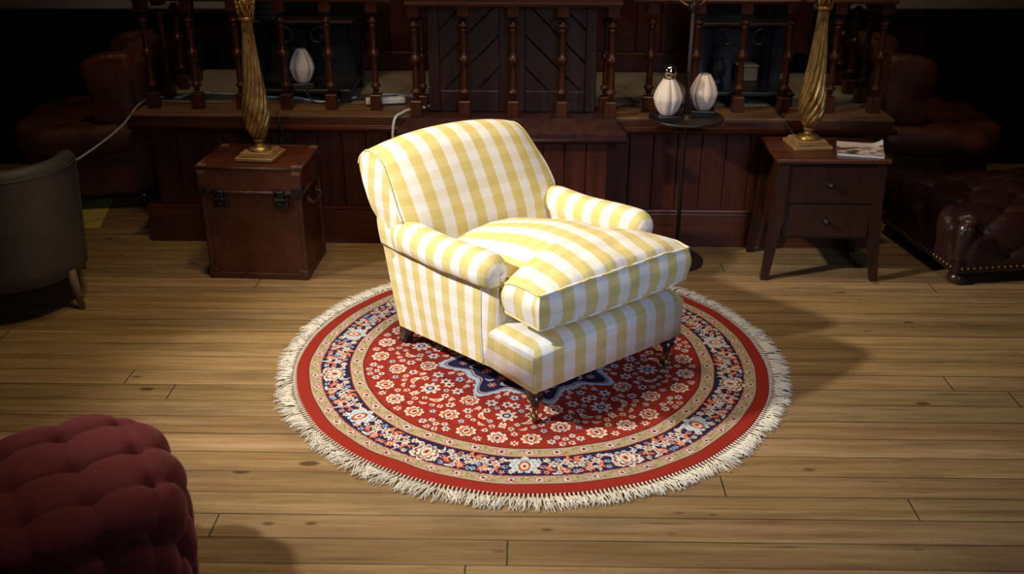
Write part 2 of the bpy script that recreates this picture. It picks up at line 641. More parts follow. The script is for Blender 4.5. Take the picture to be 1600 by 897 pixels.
stage = thing('stage', 'low dark boarded stage platform running behind the yellow armchair', 'stage', SORG, SROT)
b = MB()
b.box(SXL + .05, SXR - .05, .045, SYB, 0.0, ZS - .06)
npl = 30
pw = (SXR - SXL - .08) / npl
for i in range(npl):
    xx = SXL + .04 + i * pw
    b.box(xx + .0015, xx + pw - .0015, .028, .05, .19, ZS - .075, .003)
for i in range(7):
    yy = .05 + i * .13
    b.box(SXL + .028, SXL + .05, yy, yy + .127, .19, ZS - .075, .003)
    b.box(SXR - .05, SXR - .028, yy, yy + .127, .19, ZS - .075, .003)
b.build('boarding', M['plank'], stage)
b = MB()
b.box(SXL - .03, SXR + .02, .0, .03, .0, .175, .004, 2)
b.box(SXL - .03, SXR + .02, .004, .03, .175, .192, .006, 2)
b.box(SXL - .03, SXL + .03, .03, SYB, .0, .19, .004)
b.box(SXR - .03, SXR, .03, SYB, .0, .19, .004)
b.build('skirting', M['mahogany_x'], stage)
b = MB()
b.box(SXL - .018, SXR + .018, -.043, SYB, ZS - .047, ZS - .012, .003, 2)
b.build('nosing', M['mahogany_x'], stage)
b = MB().box(SXL - .02, SXR + .02, -.045, SYB, ZS - .0118, ZS, .004, 2)
b.build('top_board', M['nosing'], stage)
b = MB()
for r, yy, zz in ((.014, -.050, ZS - .060),):
    b.tube([(SXL - .035, yy, zz), (SXR + .035, yy, zz)], r, 12)
b.box(SXL - .01, SXR + .01, -.045, .05, ZS - .078, ZS - .046, .003)
b.build('moulding', M['mahogany_x'], stage)
b = MB()
nx, ny = 60, 24
P = np.zeros((ny, nx, 3))
for j in range(ny):
    for i in range(nx):
        xx = SXL + .03 + (SXR - SXL - .06) * i / (nx - 1)
        yy = .20 + (SYB - .20) * j / (ny - 1)
        edge = 0.02 * math.sin(xx * 9) if j == 0 else 0
        P[j, i] = (xx, yy + edge, ZS + .004 + .003 * mnoise.noise((xx * 4, yy * 4, 0)))
b.grid(P)
b.box(SXL + .03, SXR - .03, .21, SYB, ZS - .002, ZS + .001)
b.build('stage_carpet', M['carpet'], stage)

# the projecting block of the pulpit
b = MB()
BX, BY = .475, -.15
b.box(-BX + .02, BX - .02, BY + .012, .03, 0, ZS - .09)
n = 9
pw = (2 * BX - .04) / n
for i in range(n):
    xx = -BX + .02 + i * pw
    b.box(xx + .0015, xx + pw - .0015, BY, BY + .02, .19, ZS - .09, .003)
b.build('block_boarding', M['plank'], stage)
b = MB()
b.box(-BX - .012, BX + .012, BY - .02, .02, 0, .19, .005, 2)
b.build('block_skirting', M['mahogany_x'], stage)
# sloping cap: top rectangle, lower wider rectangle, moulding
b = MB()
t0 = [(-.485, -.085), (.485, -.085), (.485, .06), (-.485, .06)]
t1 = [(-.535, -.185), (.535, -.185), (.535, .06), (-.535, .06)]
vs = [(x, y, ZS + .002) for x, y in t0] + [(x, y, ZS - .045) for x, y in t1] + [(x, y, ZS - .072) for x, y in t1]
b.add(vs, [(0, 1, 2, 3), (4, 5, 1, 0), (5, 6, 2, 1), (7, 4, 0, 3), (8, 9, 5, 4), (9, 10, 6, 5), (11, 8, 4, 7), (11, 10, 9, 8), (3, 2, 6, 7), (7, 6, 10, 11)])
b.tube([(-.54, .03, ZS - .075), (-.54, -.188, ZS - .075), (.54, -.188, ZS - .075), (.54, .03, ZS - .075)], .011, 10)
b.build('block_cap', M['black_wood'], stage)

# wall behind the stage (boarded chimney breast)
b = MB()
b.box(SXL + .25, SXR - .25, SYB + .035, SYB + .25, 0, 3.0)
for i in range(23):
    xx = SXL + .26 + i * .139
    b.box(xx, xx + .135, SYB + .02, SYB + .04, ZS + .11, 3.0, .004)
b.box(SXL + .25, SXR - .25, SYB + .005, SYB + .036, ZS + .005, ZS + .11, .006)
o = b.build('wall_stage', M['plank'])
o.location = SORG
o.rotation_euler.z = SROT
props(o, kind='structure')


# ------------------------------------------------------------------ balustrades
def baluster_mb(tall):
    b = MB()
    hw = .027
    b.box(-hw, hw, -hw, hw, 0, .074, .003)
    b.frustum((0, 0, .073), (hw - .001, hw - .001), (0, 0, .100), (.016, .016))
    prof = [(.014, .084), (.015, .102), (.019, .106), (.0255, .113), (.0255, .119), (.017, .126), (.0145, .132), (.0165, .140), (.0155, .180), (.0135, .225),
            (.013, .243), (.017, .248), (.025, .256), (.0275, .266), (.025, .276), (.017, .284), (.013, .289),
            (.0135, .310), (.0150, .370), (.0142, .394), (.020, .399), (.021, .404), (.014, .409), (.017, .414), (.027, .420), (.028, .426), (.017, .433), (.016, .444)]
    b.lathe(prof, 18)
    b.frustum((0, 0, .436), (.017, .017), (0, 0, .464), (.028, .028))
    b.box(-.028, .028, -.028, .028, .462, .66 if tall else .525, .004)
    return b


def make_balustrade(label, runs, rails, group=None):
    t = thing('balustrade', label, 'balustrade', SORG, SROT)
    for i, (x, y, tall) in enumerate(runs):
        key = 'tall' if tall else 'short'
        if PROTO.get(key) is None:
            o = baluster_mb(tall).build('baluster', M['mahogany'], t)
            PROTO[key] = o
        else:
            o = PROTO[key].copy()
            COL.objects.link(o)
            o.parent = t
        o.location = (x, y, ZS + .001)
    for (xa, ya, xb, yb) in rails:
        b = MB()
        L = math.hypot(xb - xa, yb - ya)
        m = Matrix.Translation((xa, ya, 0)) @ Matrix.Rotation(math.atan2(yb - ya, xb - xa), 4, 'Z')
        b.box(-.035, L + .035, -.030, .030, ZS + .512, ZS + .640, .004, 2, mtx=m)
        b.box(-.04, L + .04, -.038, .038, ZS + .518, ZS + .532, .006, 2, mtx=m)
        b.box(-.05, L + .05, -.055, .055, ZS + .640, ZS + .680, .012, 3, mtx=m)
        b.build('handrail', M['mahogany_x'], t)
    return t


PROTO = {}
YR = .092
lx = [-1.762 + .2196 * i for i in range(6)]
rx = [.656 + .2165 * i for i in range(6)]
make_balustrade('dark turned balustrade on the stage behind the leather trunk',
                [(x, YR, i % 2 == 0) for i, x in enumerate(lx)] + [(-1.752, .290, False), (-1.748, .490, True), (-1.744, .690, False)],
                [(-1.762, YR, -.60, YR), (-1.762, YR + .06, -1.74, .93)])
make_balustrade('dark turned balustrade on the stage behind the side table',
                [(x, YR, i % 2 == 1) for i, x in enumerate(rx)] + [(1.733, .290, False), (1.729, .490, True), (1.725, .690, False)],
                [(.60, YR, 1.7385, YR), (1.7385, YR + .06, 1.72, .93)])
YB = -.03
make_balustrade('projecting pulpit balustrade in front of the boarded lectern panels',
                [(-.453 + .23 * i, YB, i % 2 == 0) for i in range(5)] + [(-.435, .078, False), (.447, .078, False)],
                [(-.453, YB, .467, YB), (-.453, YB + .06, -.435, .11), (.467, YB + .06, .447, .11)])

# lectern panel with two diagonal-boarded fields
lect = thing('lectern', 'dark wooden lectern front with two diagonally boarded panels', 'lectern', stage_pt(0.0, .06, ZS), SROT)
b = MB()
LX = .40
for xa, xb in ((-LX, -.345), (-.062, .062), (.345, LX)):
    b.box(xa, xb, -.02, .03, .004, .74, .004)
for xa, xb in ((-.345, -.062), (.062, .345)):
    b.box(xa, xb, -.018, .03, .004, .105, .003)
    b.box(xa, xb, -.018, .03, .50, .74, .003)
b.box(-LX, LX, .012, .03, .01, .74)
b.box(-LX, -LX + .03, .03, .42, .004, .74, .004)
b.box(LX - .03, LX, .03, .42, .004, .74, .004)
b.build('frame', M['black_wood'], lect)
for sgn in (-1, 1):
    # diagonal boards clipped to the rectangle
    b = MB()
    cx, cz = sgn * .2035, .3025
    hx, hz = .1405, .1965
    for k in range(-7, 8):
        bm = bmesh.new()
        bmesh.ops.create_cube(bm, size=1)
        wv = .108
        for v in bm.verts:
            v.co = Vector((v.co.x * 1.2, -.004 + v.co.y * .018, v.co.z * (wv - .004) + k * wv))
        bmesh.ops.bevel(bm, geom=list(bm.edges), offset=.003, segments=1, affect='EDGES')
        bmesh.ops.rotate(bm, verts=bm.verts, cent=(0, 0, 0), matrix=Matrix.Rotation(sgn * math.radians(45), 3, 'Y'))
        for co, no in (((hx, 0, 0), (1, 0, 0)), ((-hx, 0, 0), (-1, 0, 0)), ((0, 0, hz), (0, 0, 1)), ((0, 0, -hz), (0, 0, -1))):
            g = list(bm.verts) + list(bm.edges) + list(bm.faces)
            r = bmesh.ops.bisect_plane(bm, geom=g, plane_co=co, plane_no=no, clear_outer=True)
            ed = [e for e in r['geom_cut'] if isinstance(e, bmesh.types.BMEdge)]
            if ed:
                bmesh.ops.edgeloop_fill(bm, edges=ed)
        if not bm.faces:
            bm.free()
            continue
        bmesh.ops.translate(bm, verts=bm.verts, vec=(cx, 0, cz))
        b.bm(bm)
    b.build('diagonal_panel', M['black_wood'], lect)


# ------------------------------------------------------------------ black shelf stands on the stage with what they carry
def stand(label, xl, W2=.20):
    t = thing('shelf_stand', label, 'shelf', stage_pt(xl, .385, ZS + .008), SROT)
    D2 = .19
    for sx in (-1, 1):
        MB().box(sx * W2 - .024, sx * W2 + .024, -D2 - .01, -D2 + .038, 0, .049, .003).build('leg', M['black'], t)
        MB().box(sx * W2 - .030, sx * W2 + .030, D2 - .05, D2, 0, 1.0, .003).build('post', M['black'], t)
    b = MB().box(-W2 - .03, W2 + .03, -D2 - .02, D2 + .02, .048, .066, .003)
    b.build('lower_shelf', M['black'], t)
    MB().box(-W2 - .02, W2 + .02, .02, D2 - .01, .345, .362, .003).build('middle_shelf', M['bronze'], t)
    MB().box(-W2 - .03, W2 + .03, .0, D2 + .02, 1.0, 1.03, .004).build('top_shelf', M['black'], t)
    MB().box(-W2, W2, D2 - .03, D2 - .015, .066, 1.0).build('back_panel', M['black'], t)
    # scrolled brackets under the middle shelf
    for s in (-1, 1):
        pts = []
        for k in range(22):
            a = k / 21 * 2.2 * PI
            r = .055 - .0018 * k
            pts.append((s * (.085 + r * math.cos(a)), .03, .285 + r * math.sin(a)))
        MB().tube(pts, .006, 6).build('scroll_bracket', M['bronze'], t)
    return t


stand('black shelf stand behind the left balusters, carrying a white pleated lamp', -1.085, .25)
stand('black shelf stand behind the right balusters, nearest the side table', 1.15)

b = MB()
prof = [(.001, 0)]
for i in range(9):
    prof += [(.072, i * .028), (.074, i * .028 + .006), (.074, i * .028 + .022), (.070, i * .028 + .027)]
prof.append((.001, .254))
b.lathe(prof, 28)
can = b.build('canister', M['navy'])
can.location = stage_pt(-1.235, .458, ZS + .371)
props(can, 'blue-black ribbed canister on the middle shelf behind the left gold lamp', 'canister')
b = MB()
b.box(-.05, .05, -.04, .04, 0, .07, .006, 2)
b.box(-.053, .053, -.043, .043, .07, .082, .003)
bx = b.build('stone_box', M['grey_card'])
bx.location = stage_pt(1.19, .47, ZS + .0745)
bx.rotation_euler.z = .1
props(bx, 'small grey lidded box on the lower shelf behind right balusters', 'box')
b = MB()
b.lathe([(.001, 0), (.030, 0), (.032, .004), (.020, .012), (.028, .03), (.038, .06), (.036, .085), (.020, .11), (.014, .125), (.020, .135), (.019, .136), (.010, .128), (.001, .12)], 20)
vs = b.build('vase', M['navy'])
vs.location = stage_pt(1.04, .40, ZS + .0745)
props(vs, 'small dark vase on the lower shelf beside the grey box', 'vase')


# ------------------------------------------------------------------ white pleated tulip lamps
def tulip(label, loc, rz, bulb=False, group='small white pleated table lamps'):
    t = thing('table_lamp', label, 'lamp', loc, rz, group)
    MB().box(-.054, .054, -.054, .054, 0, .026, .002).build('base', M['black'], t)
    b = MB()
    n = 8
    seg = n * 8
    H = .160
    prof = [(.030, .0), (.040, .012), (.052, .035), (.0615, .062), (.0625, .078), (.057, .100), (.046, .125), (.034, .146), (.025, .160)]
    path = smoothpath([(r, 0, z) for r, z in prof], 4)
    P = np.zeros((len(path), seg, 3))
    for i, p in enumerate(path):
        for k in range(seg):
            a = 2 * PI * k / seg
            rr = p.x * (.86 + .17 * abs(math.sin(4 * a)) ** .65)      # eight rounded petals
            P[i, k] = (rr * math.cos(a), rr * math.sin(a), .027 + p.z)
    b.grid(P, closed=True)
    Pi = P.copy()
    Pi[:, :, :2] *= .95
    b.grid(Pi, closed=True, flip=True)
    b.grid(np.stack([P[-1], Pi[-1]]), closed=True)
    b.grid(np.stack([Pi[0], P[0]]), closed=True)
    b.build('shade', M['shade'], t)
    if bulb:
        o = MB().lathe([(.012, .0), (.014, .012), (.022, .022), (.026, .034), (.026, .040), (.022, .052), (.013, .060), (.001, .063)], 20).build('bulb', M['mirror_bulb'], t)
        o.location = (0, 0, .172)
        o.scale = (1.25, 1.25, 1.25)
        props(o, 'silvered globe bulb')
        MB().lathe([(.010, .02), (.010, .185)], 10).build('lamp_holder', M['brass'], t)
    return t


# ------------------------------------------------------------------ floor lamp with tray
FLX, FLY = .795, 4.475
fl = thing('floor_lamp', 'dark bronze floor lamp with a round tray on its pole', 'lamp', (FLX, FLY, 0))
MB().lathe([(.001, 0), (.128, 0), (.130, .004), (.130, .018), (.124, .024), (.03, .028), (.020, .045), (.001, .045)], 48).build('base', M['bronze'], fl)
MB().lathe([(.0105, .03), (.0105, 1.60)], 16).build('pole', M['bronze'], fl)
MB().lathe([(.001, .706), (.165, .706), (.171, .710), (.171, .718), (.167, .720), (.162, .715), (.03, .715), (.03, .728), (.012, .732)], 56).build('tray', M['bronze'], fl)
MB().lathe([(.012, 1.185), (.024, 1.19), (.024, 1.215), (.012, 1.225)], 20).build('collar', M['bronze'], fl)
for k in range(3):
    a = math.radians(30 + 120 * k)
    pts = smoothpath([(0.015 * math.cos(a), .015 * math.sin(a), 1.205), (.06 * math.cos(a), .06 * math.sin(a), 1.225), (.12 * math.cos(a), .12 * math.sin(a), 1.28), (.15 * math.cos(a), .15 * math.sin(a), 1.38)], 6)
    MB().tube(pts, .0045, 8).build('shade_arm', M['brass'], fl)
MB().lathe([(.001, 1.60), (.016, 1.60), (.018, 1.64), (.012, 1.66), (.001, 1.66)], 14).build('finial', M['bronze'], fl)
TZ = .7158
tulip('white pleated lamp topped by a silvered globe bulb, on the round tray', (.700, 4.425, TZ), .12, True)
tulip('white pleated lamp without a bulb on the right side of the round tray', (.876, 4.520, TZ), -.15)
tulip('white pleated lamp standing on the black shelf behind the left balusters', stage_pt(-1.052, .238, ZS + .0745), .2)


# ------------------------------------------------------------------ gold lamps
def gold_lamp(label, loc, rz):
    t = thing('gold_lamp', label, 'lamp', loc, rz, 'gilded fluted lamps either side of the armchair')
    b = MB()
    b.box(-.088, .088, -.088, .088, 0, .016, .002)
    b.box(-.076, .076, -.076, .076, .016, .026, .004, 2)
    b.box(-.070, .070, -.070, .070, .026, .034, .003)
    b.build('plinth', M['gold_base'], t)
    MB().lathe([(.052, .034), (.052, .040), (.046, .050), (.030, .056), (.021, .064), (.021, .072), (.028, .078), (.028, .083), (.018, .088)], 28).build('foot', M['gold'], t)
    prof = [(.020, .086), (.034, .100), (.050, .130), (.060, .170), (.063, .200), (.060, .240), (.053, .290), (.045, .350), (.038, .420), (.031, .500), (.0265, .560), (.025, .612)]
    path = smoothpath([(r, 0, z) for r, z in prof], 9)
    n, seg = 12, 144
    P = np.zeros((len(path), seg, 3))
    for i, p in enumerate(path):
        zz = (p.z - .086) / .526
        tw = 2.5 * math.exp(-zz * 3.6)
        for k in range(seg):
            a = 2 * PI * k / seg
            f = abs(math.sin(n / 2 * (a + tw)))
            rr = p.x * (.78 + .23 * f ** .75)
            P[i, k] = (rr * math.cos(a), rr * math.sin(a), p.z)
    b = MB()
    b.grid(P, closed=True)
    b.build('fluted_stem', M['gold'], t)
    MB().lathe([(.024, .608), (.036, .612), (.038, .620), (.034, .627), (.024, .630)], 28).build('collar', M['gold'], t)
    # leafy capital
    b = MB()
    b.lathe([(.024, .628), (.028, .640), (.033, .662), (.037, .690), (.038, .710), (.020, .712), (.001, .712)], 28)
    for row, (zr, rr0, cnt) in enumerate(((.640, .027, 9), (.660, .031, 10), (.680, .034, 11))):
        for k in range(cnt):
            a = 2 * PI * (k + .5 * (row % 2)) / cnt
            ca, sa = math.cos(a), math.sin(a)
            pts = [(rr0 * ca, rr0 * sa, zr - .012), ((rr0 + .004) * ca, (rr0 + .004) * sa, zr), ((rr0 + .007) * ca, (rr0 + .007) * sa, zr + .012), ((rr0 + .009) * ca, (rr0 + .009) * sa, zr + .016)]
            b.tube(pts, [.004, .008, .006, .002], 6)
    b.lathe([(.040, .706), (.044, .712), (.044, .720), (.030, .724)], 28)
    b.build('capital', M['gold'], t)
    MB().lathe([(.012, .722), (.012, .80), (.018, .802), (.018, .85), (.010, .852)], 16).build('lamp_holder', M['brass'], t)
    return t


# ------------------------------------------------------------------ leather trunk
TR = thing('trunk', 'brown leather trunk with iron latches, under the left gold lamp', 'trunk', (-1.165, 4.44, 0), math.radians(-3.8))
TW, TD, THH = .232, .178, .545
b = MB()
b.box(-TW + .01, TW - .01, -TD + .01, TD - .01, 0.012, .415, .006, 2)
b.build('body', M['trunk'], TR)
b = MB()
for sx in (-1, 1):
    for sy in (-1, 1):
        b.box(sx * TW - sx * .0 - (.022 if sx > 0 else 0), sx * TW + (.022 if sx < 0 else 0), sy * TD - (.022 if sy > 0 else 0), sy * TD + (.022 if sy < 0 else 0), .01, .415, .005, 2)
for sy in (-1, 1):
    b.box(-TW, TW, sy * TD - (.014 if sy > 0 else 0), sy * TD + (.014 if sy < 0 else 0), .0, .03, .005, 2)
for sx in (-1, 1):
    b.box(sx * TW - (.014 if sx > 0 else 0), sx * TW + (.014 if sx < 0 else 0), -TD, TD, 0.001, .029, .005, 2)
b.build('edge_binding', M['trunk_edge'], TR)
lid = MB().box(-TW - .006, TW + .006, -TD - .006, TD + .006, .42, THH, .012, 3).build('lid', M['trunk'], TR)
b = MB()
for zz in (.426, .538):
    for (xa, ya, xb, yb) in ((-1, -1, 1, -1), (1, -1, 1, 1), (1, 1, -1, 1), (-1, 1, -1, -1)):
        b.tube([(xa * (TW + .004), ya * (TD + .004), zz), (xb * (TW + .004), yb * (TD + .004), zz)], .0085, 8)
for i in range(12):
    xx = -TW + .03 + i * (2 * TW - .06) / 11
    b.lathe([(.0045, 0), (.003, .003), (.001, .004)], 8, (xx, -TD - .010, .447))
b.build('lid_rim', M['trunk_edge'], lid)
# seam line and worn corner patches
for sx in (-1, 1):
    for sy in (-1, 1):
        b = MB()
        cx, cy = sx * (TW + .007), sy * (TD + .007)
        b.box(min(cx, cx - sx * .05), max(cx, cx - sx * .05), min(cy, cy - sy * .05), max(cy, cy - sy * .05), .500, THH + .0025, .012, 3)
        for dx, dy in ((.012, .03), (.03, .012), (.028, .03)):
            b.lathe([(.004, 0), (.003, .002), (.001, .003)], 8, (cx - sx * dx, cy - sy * dy, THH + .002))
        b.build('corner_patch', M['patch'], lid)
    b = MB()
    cx = sx * (TW + .010)
    b.box(min(cx, cx - sx * .055), max(cx, cx - sx * .055), -TD - .012, -TD + .04, .405, .452, .005, 2)
    b.build('corner_iron', M['iron'], lid)
for sx in (-1, 1):
    b = MB()
    cx = sx * .138
    b.box(cx - .034, cx + .034, -TD - .010, -TD + .012, .352, .405, .004, 2)
    b.box(cx - .024, cx + .024, -TD - .022, -TD - .008, .392, .402, .003)
    b.box(cx - .016, cx + .016, -TD - .020, -TD - .004, .398, .440, .004, 2)
    b.tube([(cx - .026, -TD - .018, .432), (cx + .026, -TD - .018, .432)], .006, 8)
    for dx in (-.025, .025):
        b.lathe([(.004, 0), (.001, .004)], 8, (cx + dx, -TD - .012, .37))
    b.lathe([(.010, -.003), (.010, .003)], 12, (cx, -TD - .012, .375))
    b.build('latch', M['iron'], TR)
b = MB()
b.tube(smoothpath([(TW + .004, -.075, .365), (TW + .022, -.068, .348), (TW + .028, 0, .338), (TW + .022, .068, .348), (TW + .004, .075, .365)], 6), .010, 8)
for yy in (-.075, .075):
    b.box(TW - .004, TW + .008, yy - .018, yy + .018, .348, .385, .003)
b.build('handle', M['trunk_edge'], TR)
for sx in (-1, 1):
    b = MB()
    cx = sx * (TW + .003)
    b.box(min(cx, cx - sx * .045), max(cx, cx - sx * .045), -TD - .003, -TD + .04, 0.001, .05, .006, 2)
    b.build('bottom_corner', M['trunk_edge'], TR)

gold_lamp('gilded twisted-flute lamp standing on the brown leather trunk', (-1.150, 4.41, THH + .0035), math.radians(-8))


# ------------------------------------------------------------------ side table
ST = thing('side_table', 'dark mahogany two-drawer side table on tapered legs, under the right gold lamp', 'side table', (1.430, 4.432, 0), math.radians(-1.5))
TX, TY, TZ2 = .252, .195, .585
MB().box(-TX, TX, -TY, TY, TZ2 - .020, TZ2, .005, 2).build('tabletop', M['table'], ST)
b = MB()
b.box(-.212, .212, -.163, .165, .20, TZ2 - .021, .003)
b.build('carcass', M['table_leg'], ST)
for i, (za, zb) in enumerate(((.375, .548), (.215, .365))):
    d = MB().box(-.195, .195, -.176, -.15, za, zb, .003).build('drawer', M['table_leg'], ST)
    b = MB()
    b.lathe([(.001, 0), (.012, .0), (.012, .003), (.006, .006), (.006, .014), (.013, .020), (.014, .025), (.009, .030), (.001, .031)], 18)
    k = b.build('knob', M['iron'], d)
    k.rotation_euler = (PI / 2, 0, 0)
    k.location = (0, -.176, (za + zb) / 2)
for sx in (-1, 1):
    for sy in (-1, 1):
        b = MB()
        b.frustum((sx * .252, sy * .175, 0), (.017, .017), (sx * .218, sy * .160, .30), (.026, .026), .003)
        b.frustum((sx * .218, sy * .160, .298), (.026, .026), (sx * .214, sy * .160, TZ2 - .021), (.024, .024), .002)
        b.build('leg', M['table_leg'], ST)
gold_lamp('gilded twisted-flute lamp standing on the mahogany side table', (1.362, 4.465, TZ2 + .0005), math.radians(4))

# magazine with a lifted corner
mg = thing('magazine', 'white and brown illustrated magazine with curled corner on the side table', 'magazine', (1.575, 4.372, TZ2 + .0005), math.radians(-15))
nx, ny = 18, 14


def mag_z(x, y):
    return .022 * max(0, (x - .045) / .055) ** 2 * sstep(-.02, .09, y)


top = np.zeros((ny, nx, 3)); bot = np.zeros((ny, nx, 3))
for j in range(ny):
    for i in range(nx):
        xx = -.1 + .2 * i / (nx - 1)
        yy = -.1 + .2 * j / (ny - 1)
        top[j, i] = (xx, yy, .0125 + mag_z(xx, yy))
        bot[j, i] = (xx, yy, .0 + mag_z(xx, yy) * .55)
b = MB().grid(top)
cov_low = top - np.array([0, 0, .0012])
b.grid(cov_low, flip=True)
b.build('cover', M['magazine'], mg)
b = MB()
t2 = cov_low.copy()
t2[:, :, :2] *= .985
b2 = bot.copy()
b2[:, :, :2] *= .985
b.grid(t2).grid(b2, flip=True)
b.grid(np.stack([b2[0], t2[0]])).grid(np.stack([t2[-1], b2[-1]])).grid(np.stack([t2[:, 0], b2[:, 0]])).grid(np.stack([b2[:, -1], t2[:, -1]]))
b.build('pages', M['paper'], mg)

# ------------------------------------------------------------------ power strip and cables
ps = thing('power_strip', 'white four-socket power strip on the stage edge behind a baluster', 'power strip', stage_pt(-.635, .185, ZS + .008), SROT + .22)
MB().box(-.098, .098, -.025, .025, 0, .028, .005, 2).build('body', M['white_plastic'], ps)
for i in range(4):
    b = MB().lathe([(.001, .026), (.017, .026), (.018, .029), (.016, .031), (.001, .030)], 18, (-.069 + i * .046, 0, 0))
    b.build('socket', M['white_plastic'], ps)


def cable(label, pts, r, mat, n=8):
    o = MB().tube(smoothpath(pts, n), r, 8).build('cable', M[mat])
    return props(o, label, 'cable')


s = lambda x, y, z: stage_pt(x, y, ZS + z)
cable('white cable looping from the power strip round a post and over the stage edge',
      [s(-.53, .28, .02), s(-.50, .30, .03), s(-.47, .285, .06), s(-.44, .25, .075), s(-.40, .24, .065), s(-.385, .20, .05), s(-.375, .12, .03), s(-.41, .065, .022), s(-.462, .04, .018), s(-.51, .01, .014), s(-.525, -.02, .010), s(-.548, -.062, .004), s(-.56, -.085, -.03), s(-.565, -.09, -.10), s(-.56, -.08, -.20)], .0062, 'white_plastic')
cable('thin white cable lying on the stage carpet left of the power strip',
      [s(-.80, .29, .012), s(-.95, .19, .011), s(-1.10, .27, .012), s(-1.23, .28, .012), s(-1.33, .30, .012), s(-1.45, .34, .012), s(-1.60, .36, .013), s(-1.67, .33, .012), s(-1.70, .27, .010), s(-1.76, .29, .006), s(-1.83, .27, .008), s(-1.90, .24, -.02), s(-2.0, .22, -.13), s(-2.15, .16, -.24), s(-2.35, .0, -.36), s(-2.5, -.1, -.50), s(-2.6, -.15, -.66)], .0052, 'white_plastic')
cable('thin white cable curving from the power strip to the pulpit post',
      [s(-.70, .34, .012), s(-.62, .36, .012), s(-.55, .33, .012), s(-.50, .28, .012), s(-.45, .25, .012), s(-.415, .22, .012), s(-.40, .17, .008)], .0045, 'white_plastic')
cable('black cable hanging below the white lamp behind the left balusters',
      [s(-1.02, .182, .082), s(-1.02, .168, .082), s(-1.018, .160, .06), s(-.99, .160, .02), s(-.92, .17, .012), s(-.78, .24, .013), s(-.70, .30, .012)], .004, 'black_rubber')
cable('black cable on the stage floor right of the pulpit posts',
      [s(.50, .10, .006), s(.53, .16, .008), s(.58, .18, .010), s(.63, .14, .008), s(.67, .10, .006), s(.70, .09, .006)], .004, 'black_rubber')
g = thing('lamp_cord', 'thin dark cord with a plug hanging behind the left gold lamp', 'cable', (0, 0, 0))
MB().tube(smoothpath([s(-1.13, -.01, .006), s(-1.118, -.05, .006), s(-1.11, -.068, -.02), s(-1.10, -.075, -.06), s(-1.095, -.075, -.085)], 8), .0035, 8).build('cord', M['black_rubber'], g)
b = MB()
p = s(-1.097, -.075, -.10)
b.frustum((p[0] - .006, p[1], p[2] - .028), (.008, .008), p, (.011, .009), .002)
b.tube([(p[0] - .009, p[1], p[2] - .045), (p[0] - .009, p[1], p[2] - .028)], .002, 6)
b.tube([(p[0] - .001, p[1], p[2] - .045), (p[0] - .001, p[1], p[2] - .028)], .002, 6)
b.build('plug', M['black_rubber'], g)
cable('thin dark cord trailing off the back of the mahogany side table',
      [(1.345, 4.558, TZ2 + .006), (1.32, 4.59, TZ2 + .03), (1.30, 4.60, TZ2 + .055), (1.285, 4.62, TZ2 + .08), (1.28, 4.66, ZS + .008), (1.28, 4.72, ZS + .006)], .0035, 'black_rubber')


# ------------------------------------------------------------------ the round rug
RC = (.078, 3.468)
RR = .905


